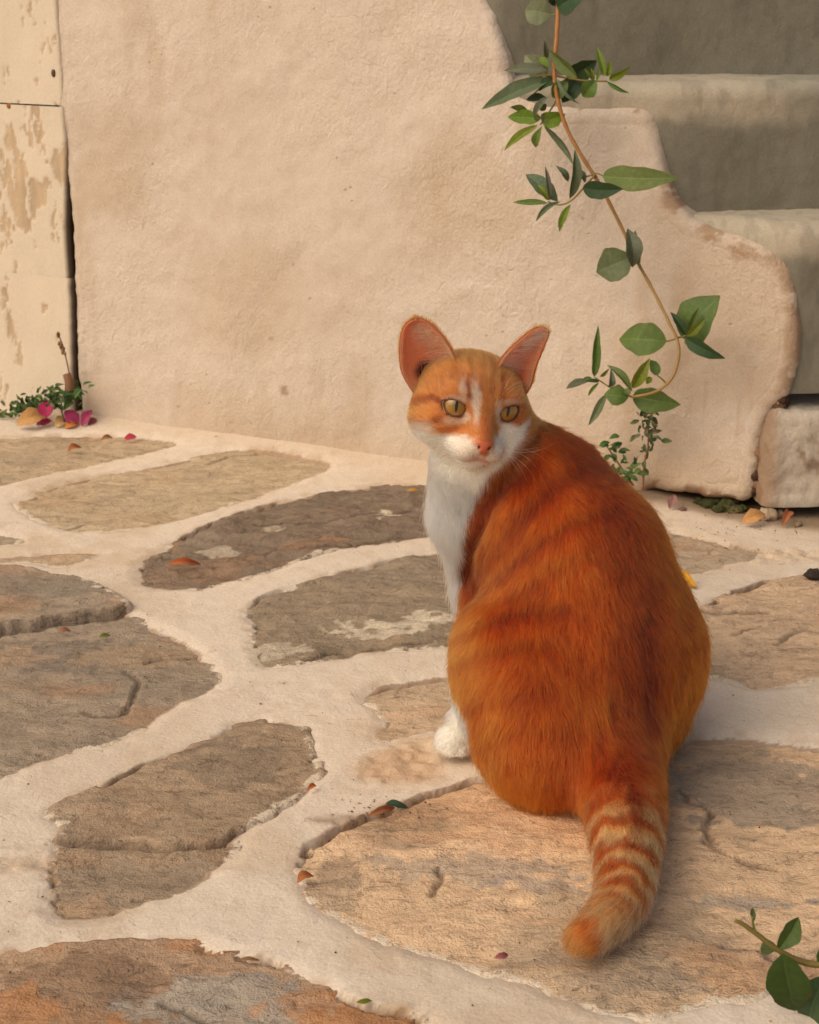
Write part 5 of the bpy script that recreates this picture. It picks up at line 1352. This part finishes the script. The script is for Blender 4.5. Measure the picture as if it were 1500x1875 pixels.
for b, t, wpx, tone, roll, fold, curl, shape, do in LEAVES:
    B, T = W(*b, VO + do), W(*t, VO + do + lr.uniform(-0.006, 0.012))
    n = CAM - B; ax = unit(T - B); n = unit(n - ax * (n @ ax)); n = n * math.cos(roll) + np.cross(ax, n) * math.sin(roll)
    add_leaf(vine, B, T, 1.0 * wpx * PXM(B) / math.cos(roll), n, tone, fold=fold * lr.uniform(0.8, 1.5), curl=curl + lr.uniform(-0.06, 0.10), shape=shape, n=20 if wpx > 20 else 12, vein=1.45 if tone != 'p' else 1.2, twist=lr.uniform(-0.5, 0.5), ragged=0.05)
# ---- sprig in the near right corner
sprig = empty('sprig', tuple(G(1640, 1800)))
tag(sprig, 'small leafy green sprig reaching in at the lower right corner', 'sprig')
SD_ = 1.005
def SP(x, y, d=0.0): return PD(x, y, SD_ + d)
P = smooth_poly(np.array([G(1700, 1830), SP(1640, 1795, .01), SP(1560, 1772), SP(1480, 1764), SP(1432, 1744), SP(1380, 1706), SP(1360, 1692), SP(1346, 1686)]), 5, closed=False)
V_, F_ = tube(P, np.linspace(0.0032, 0.0013, len(P)), 8); new_mesh('stem', V_, F_, M_STEM, sprig, np.tile(A(124, 104, 48), (len(V_), 1)))
P = smooth_poly(np.array([SP(1383, 1706), SP(1379, 1692), SP(1378, 1678)]), 4, closed=False)
V_, F_ = tube(P, 0.0009, 6); new_mesh('twig', V_, F_, M_STEM, sprig, np.tile(A(104, 104, 44), (len(V_), 1)))
for b, t, wpx, tone, roll, fold, curl, shape, do in [((1433, 1746), (1457, 1857), 74, (74, 92, 40), .1, .2, .08, .42, -.012), ((1424, 1740), (1464, 1680), 34, (88, 104, 44), .3, .5, .12, .5, .0), ((1379, 1690), (1378, 1661), 9, (96, 104, 50), .2, .4, .1, .5, .0), ((1512, 1786), (1476, 1884), 56, (86, 98, 62), .3, .3, .1, .45, .0), ((1424, 1738), (1391, 1735), 26, (86, 102, 44), .3, .3, .1, .5, .006), ((1500, 1770), (1545, 1700), 40, (84, 100, 44), .2, .3, .1, .45, .0), ((1560, 1774), (1610, 1860), 50, (80, 96, 44), .2, .3, .1, .45, .0)]:
    B, T = SP(*b, do), SP(*t, do + 0.01)
    n = CAM - B; ax = unit(T - B); n = unit(n - ax * (n @ ax)); n = n * math.cos(roll) + np.cross(ax, n) * math.sin(roll)
    add_leaf(sprig, B, T, wpx * PXM(B) / math.cos(roll), n, tone, fold=fold, curl=curl, shape=shape, vein=1.5, ragged=0.06)
# ---- weeds at the foot of the wall
def weed(name, label, stems, leaves, cols, size, seed, stemcol=(120, 84, 56), off=0.03):
    rw = random.Random(seed); root = empty(name, tuple(W(*stems[0][0], off) * np.array([1, 1, 0])))
    tag(root, label, 'weed')
    for line in stems:
        P = smooth_poly(np.array([W(x, y, off) for x, y in line]), 4, closed=False)
        V_, F_ = tube(P, np.linspace(0.0018, 0.0009, len(P)), 6); new_mesh('stem', V_, F_, M_STEM, root, np.tile(A(*stemcol), (len(V_), 1)))
    for (x, y, n, sx, sy) in leaves:
        for _ in range(n):
            bx, by = x + rw.gauss(0, sx), y + rw.gauss(0, sy)
            a = rw.uniform(0, 2 * math.pi); L = rw.uniform(*size)
            do = rw.uniform(-0.012, 0.014)
            B = W(bx, by, off + do); T = W(bx + L * math.cos(a), by - L * math.sin(a) * 0.8 , off + do + rw.uniform(-0.002, 0.010))
            B[2] = max(B[2], 0.006); T[2] = max(T[2], 0.008)
            n_ = unit(CAM - B) + np.array([rw.gauss(0, .5), 0, rw.uniform(0, .8)])
            add_leaf(root, B, T, L * rw.uniform(0.28, 0.5) * PXM(B), n_, rw.choice(cols), fold=0.5, curl=rw.uniform(-.1, .3), shape=0.45, n=6)
    return root
GC = [(78, 102, 44), (100, 122, 56), (60, 82, 36), (118, 134, 78), (84, 104, 58)]
weed('corner_weed', 'low green weed growing in the corner by the door post', [[(118, 772), (112, 745), (116, 722)], [(60, 772), (45, 755), (36, 742)], [(12, 772), (4, 760), (-6, 748)]],
     [(112, 728, 50, 22, 9), (132, 722, 24, 13, 8), (62, 738, 34, 20, 9), (40, 748, 26, 15, 7), (14, 762, 20, 17, 8), (-30, 760, 16, 16, 8), (85, 730, 22, 15, 9)], GC, (9, 20), 3, off=0.045)
weed('upright_weed', 'thin upright weed with brown stem at the wall foot right of the cat', [[(1177, 898), (1180, 850), (1187, 815), (1186, 770)], [(1186, 800), (1196, 785), (1203, 790)], [(1185, 790), (1176, 780)]],
     [(1182, 762, 14, 10, 5), (1186, 780, 16, 9, 7), (1188, 800, 14, 9, 6), (1184, 818, 6, 4, 5), (1181, 845, 4, 3, 8)], [(104, 118, 72), (124, 130, 86), (86, 98, 60), (134, 126, 86)], (9, 22), 4, (142, 92, 60), off=0.035)
weed('low_weed', 'dark green weed half hidden behind the back of the cat', [[(1160, 890), (1140, 860), (1110, 815)]], [(1140, 850, 20, 14, 12), (1115, 815, 12, 14, 8), (1158, 862, 10, 6, 8)], [(84, 110, 52), (66, 90, 46), (108, 130, 66)], (12, 24), 6, off=0.03)
# dry seed stalk in the corner
stalk = empty('dry_stalk', tuple(W(130, 772, 0.03) * np.array([1, 1, 0]))); tag(stalk, 'dry brown seed stalk leaning against the door post', 'dry stalk')
P = smooth_poly(np.array([W(x, y, 0.030) for x, y in [(133, 720), (128, 690), (122, 660), (116, 635), (108, 615)]]), 4, closed=False)
V_, F_ = tube(P, 0.0011, 6); new_mesh('stem', V_, F_, M_STEM, stalk, np.tile(A(122, 84, 52), (len(V_), 1)))
for i in range(12):
    t = i / 11; x, y = 118 - 9 * t + lr.uniform(-3, 3), 648 - 22 * t
    lump('seed', W(x, y, 0.031), (0.0022, 0.0022, 0.003), A(*lr.choice([(132, 92, 60), (150, 112, 76), (112, 76, 48)])), 900 + i, M_EARTH, stalk, n=7)
lump('seed_head', W(107, 613, 0.031), (0.0030, 0.003, 0.0052), A(112, 76, 46), 930, M_EARTH, stalk, n=9, rough=0.15)
V_, F_ = tube(smooth_poly(np.array([W(x, y, 0.03) for x, y in [(128, 722), (127, 700), (122, 684)]]), 3, closed=False), [0.008, 0.008, 0.0075, 0.0075, 0.007, 0.0068, 0.0065], 9)
new_mesh('stub', V_, F_, M_EARTH, stalk, np.tile(A(140, 98, 66), (len(V_), 1)))

# ------------------------------------------------------------------ fallen leaves, petals, rubble
def fallen(name, label, cat_, b, t, wpx, colr, z=0.004, tilt=(0, 0, 1), curl=0.25, fold=0.3, mat=None, zt=None, shape=0.5, vein=1.1, twist=0.0):
    B, T = G(*b, z), G(*t, z if zt is None else zt)
    V, F, cc = leaf_mesh(B, T, wpx * PXM(B), np.array(tilt, float), fold=fold, curl=curl, shape=shape, c=A(*colr) * 1.0, vein=vein, ragged=0.10, seed=b[0], n=8, twist=twist)
    V[:, 2] += max(0, 0.003 - V[:, 2].min()) + gz_at(B[0], B[1])
    return tag(new_mesh(name, V, F, mat or M_DRY, None, cc), label, cat_)
def gz_at(x, y): return float(ground_base(np.array([[x, y]]))[0]) + 0.001
TC = (0, -0.7, 0.7)
fallen('dry_leaf', 'largest tan dry leaf, lying in the corner litter below the weed', 'leaf', (30, 778), (88, 756), 34, (206, 150, 86), .008, TC, .2, .3, zt=.022)
fallen('dry_leaf', 'pale tan curled dry leaf between the pink petals in the corner', 'leaf', (100, 778), (126, 766), 22, (204, 156, 96), .006, TC, .2, .4, zt=.012)
fallen('dry_leaf', 'small orange dry leaf in front of the corner petals', 'leaf', (118, 781), (143, 772), 14, (208, 126, 54), .004, TC, .2, .4, zt=.010)
fallen('bract_petal', 'upright magenta petal, brightest and highest in the corner litter', 'petal', (86, 762), (84, 731), 31, (186, 44, 84), .022, TC, .1, .2, M_PETAL, zt=.045)
fallen('bract_petal', 'flat magenta petal tucked under the tan dry leaf', 'petal', (66, 775), (96, 768), 15, (186, 60, 96), .006, TC, .1, .2, M_PETAL, zt=.012)
fallen('bract_petal', 'pink petal leaning left beside the door post corner', 'petal', (144, 774), (118, 748), 26, (188, 66, 104), .008, TC, .1, .2, M_PETAL, zt=.030)
fallen('bract_petal', 'twisted pink petal at the right end of the corner litter', 'petal', (150, 778), (168, 746), 18, (196, 80, 112), .006, TC, .15, .5, M_PETAL, zt=.030)
fallen('bract_petal', 'faded pink petal at the outer right of the corner litter', 'petal', (160, 776), (180, 764), 12, (186, 92, 104), .006, TC, .15, .5, M_PETAL, zt=.012)
fallen('bract_petal', 'single crimson petal lying alone on the joint below the wall', 'petal', (227, 800), (250, 796), 13, (196, 56, 74), .005, TC, .1, .3, M_PETAL, zt=.009)
fallen('dry_leaf', 'crumpled brown leaf on the joint left of the crimson petal', 'leaf', (184, 803), (207, 797), 9, (160, 104, 56), .004, TC, .3, .5, zt=.007)
fallen('dry_leaf', 'curled rust-brown leaf on the far left flagstone', 'leaf', (124, 824), (149, 815), 12, (170, 100, 52), .004, TC, .35, .5, zt=.010)
fallen('dry_leaf', 'yellow-green leaf on the white joint below the wall', 'leaf', (386, 806), (411, 802), 11, (150, 128, 52), .004, TC, .2, .3, zt=.006)
fallen('dry_leaf', 'orange curled leaf lying on the dark slate stone', 'leaf', (306, 1034), (368, 1030), 13, (184, 98, 50), .006, TC, .2, .5, zt=.006, twist=.6)
fallen('dry_leaf', 'tiny yellow leaf at the top of the dark slate beside the cat', 'leaf', (744, 899), (768, 897), 6, (206, 146, 50), .004, TC, .1, .3)
fallen('dry_leaf', 'bright yellow leaf sticking out behind the right side of the cat', 'leaf', (1222, 1050), (1276, 1075), 24, (216, 152, 34), .008, TC, .1, .5, zt=.004)
fallen('dry_leaf', 'rust leaf curled in the left corner of the big sandy stone', 'leaf', (544, 1616), (574, 1600), 20, (172, 100, 50), .004, (0, -.3, .9), .3, .5, zt=.008)
fallen('dry_leaf', 'small orange leaf at the right edge of the middle flagstone', 'leaf', (562, 1446), (580, 1434), 10, (190, 104, 52), .004, TC, .2, .4)
fallen('dry_leaf', 'brown shredded leaf in the soil gap beside the big sandy stone', 'leaf', (672, 1498), (726, 1478), 14, (158, 96, 54), .002, TC, .2, .5, zt=.004, twist=.5)
fallen('green_blade', 'dark green leaf blade in the soil gap left of the cat', 'leaf', (706, 1470), (748, 1478), 13, (62, 76, 50), .004, TC, .2, .5, M_LEAF)
fallen('green_blade', 'tiny green leaf on the big left flagstone', 'leaf', (181, 1168), (202, 1164), 8, (132, 132, 50), .003, TC, .1, .3, M_LEAF)
fallen('green_blade', 'small lime green leaf on the lowest flagstone', 'leaf', (652, 1844), (682, 1840), 9, (128, 132, 44), .003, TC, .1, .3, M_LEAF)
fallen('bract_petal', 'withered pink petal at the lower edge of the sandy stone', 'petal', (905, 1758), (932, 1752), 12, (170, 98, 92), .003, TC, .2, .4, M_PETAL)
fallen('bract_petal', 'dusty mauve petal standing in the gap under the wall', 'petal', (1226, 932), (1236, 905), 18, (168, 118, 104), .006, TC, .1, .3, M_PETAL, zt=.024)
fallen('dry_leaf', 'amber dry leaf between wall foot and lowest step', 'leaf', (1358, 956), (1402, 938), 26, (206, 146, 84), .006, TC, .2, .4, zt=.018)
fallen('dry_leaf', 'small brown leaf on the stone under the raised slate ledge', 'leaf', (105, 1157), (130, 1156), 9, (164, 108, 72), .003, TC, .2, .3)
fallen('dry_leaf', 'rust-red crumpled leaf below the lowest step', 'leaf', (1432, 962), (1448, 930), 16, (170, 96, 56), .004, TC, .3, .6, zt=.020)
fallen('dry_leaf', 'brown twig-like leaf on the joint near the lower flagstone', 'leaf', (440, 1760), (476, 1762), 7, (140, 100, 62), .003, TC, .2, .5)
moss = empty('moss_tuft', tuple(W(1325, 935, 0.0) * np.array([1, 1, 0]))); tag(moss, 'green moss cushion in the dark gap under the wall', 'moss')
for i, (mx, mo, mr) in enumerate([(1288, -.020, .011), (1304, -.010, .016), (1330, -.018, .020), (1348, -.006, .010), (1316, .004, .008), (1358, -.014, .009), (1276, -.008, .006)]):
    p_ = W(mx, 932, mo); p_[2] = 0.003
    lump('cushion', p_, (mr, mr * 0.8, mr * 0.55), A(*lr.choice([(74, 70, 36), (62, 60, 30), (96, 84, 50)])), 960 + i, M_EARTH, moss, n=18, rough=0.75)
for i, (px, py, s_, c, lab) in enumerate([(1405, 950, .013, (176, 146, 110), 'largest pale mortar lump at the foot of the crack beside the lowest step'), (1425, 946, .009, (160, 128, 94), 'middle-sized mortar lump below the lowest step'), (1388, 948, .008, (150, 112, 80), 'brown mortar lump at the end of the wall foot'),
                                          (1460, 962, .006, (150, 120, 88), 'small stone crumb under the right edge of the lowest step'), (1490, 1058, .010, (62, 50, 40), 'dark lump added in place of a dark hole at the right edge of the paving'), (1250, 938, .006, (120, 88, 66), 'reddish crumb under the wall gap'), (722, 836, .005, (70, 56, 42), 'dark crumb at the wall foot left of the cat')]):  # the dark lump at the paving edge is added to read as a hole
    g0 = G(px, py); lump('mortar_lump', (g0[0], g0[1], s_ * 0.45), (s_, s_ * 0.9, s_ * 0.75), A(*c), 980 + i, M_EARTH, None, n=12, rough=0.5)
    tag(bpy.context.scene.objects[-1] if False else COL.objects[-1], lab, 'rubble')
# grit: crumbs too small to count
gv, gf, gc_ = [], [], []
rg_ = random.Random(21)
def add_grit(x, y, z, r, c):
    b0 = len(gv)
    for k in range(6):
        d = [(1, 0, 0), (-1, 0, 0), (0, 1, 0), (0, -1, 0), (0, 0, 1), (0, 0, -1)][k]
        q = r * rg_.uniform(0.6, 1.3); gv.append((x + d[0] * q, y + d[1] * q, z + d[2] * q * 0.7)); gc_.append(c)
    for a, b, c_ in [(0, 2, 4), (2, 1, 4), (1, 3, 4), (3, 0, 4), (2, 0, 5), (1, 2, 5), (3, 1, 5), (0, 3, 5)]: gf.append((b0 + a, b0 + b, b0 + c_))
for _ in range(560):
    px, py = rg_.uniform(-60, 1560), rg_.uniform(790, 1950)
    if rg_.random() < 0.35: px, py = rg_.gauss(1350, 90), rg_.gauss(960, 25)
    if rg_.random() < 0.15: px, py = rg_.gauss(700, 60), rg_.gauss(1480, 16)
    if rg_.random() < 0.12: t = rg_.random(); px, py = 200 + 900 * t, 782 + 105 * t + rg_.uniform(0, 14)
    g0 = G(px, py); add_grit(g0[0], g0[1], gz_at(g0[0], g0[1]) + 0.001, rg_.choice([.0005, .0006, .0008, .0010, .0014]), tuple(A(*rg_.choice([(70, 52, 38), (110, 82, 56), (150, 114, 78), (92, 66, 46), (176, 142, 104)]))))
grit = new_mesh('grit', np.array(gv), [tuple(f) for f in gf], M_EARTH, None, np.array(gc_), smooth=False)
tag(grit, 'crumbs of dirt and grit scattered over the paving', 'grit', kind='stuff')
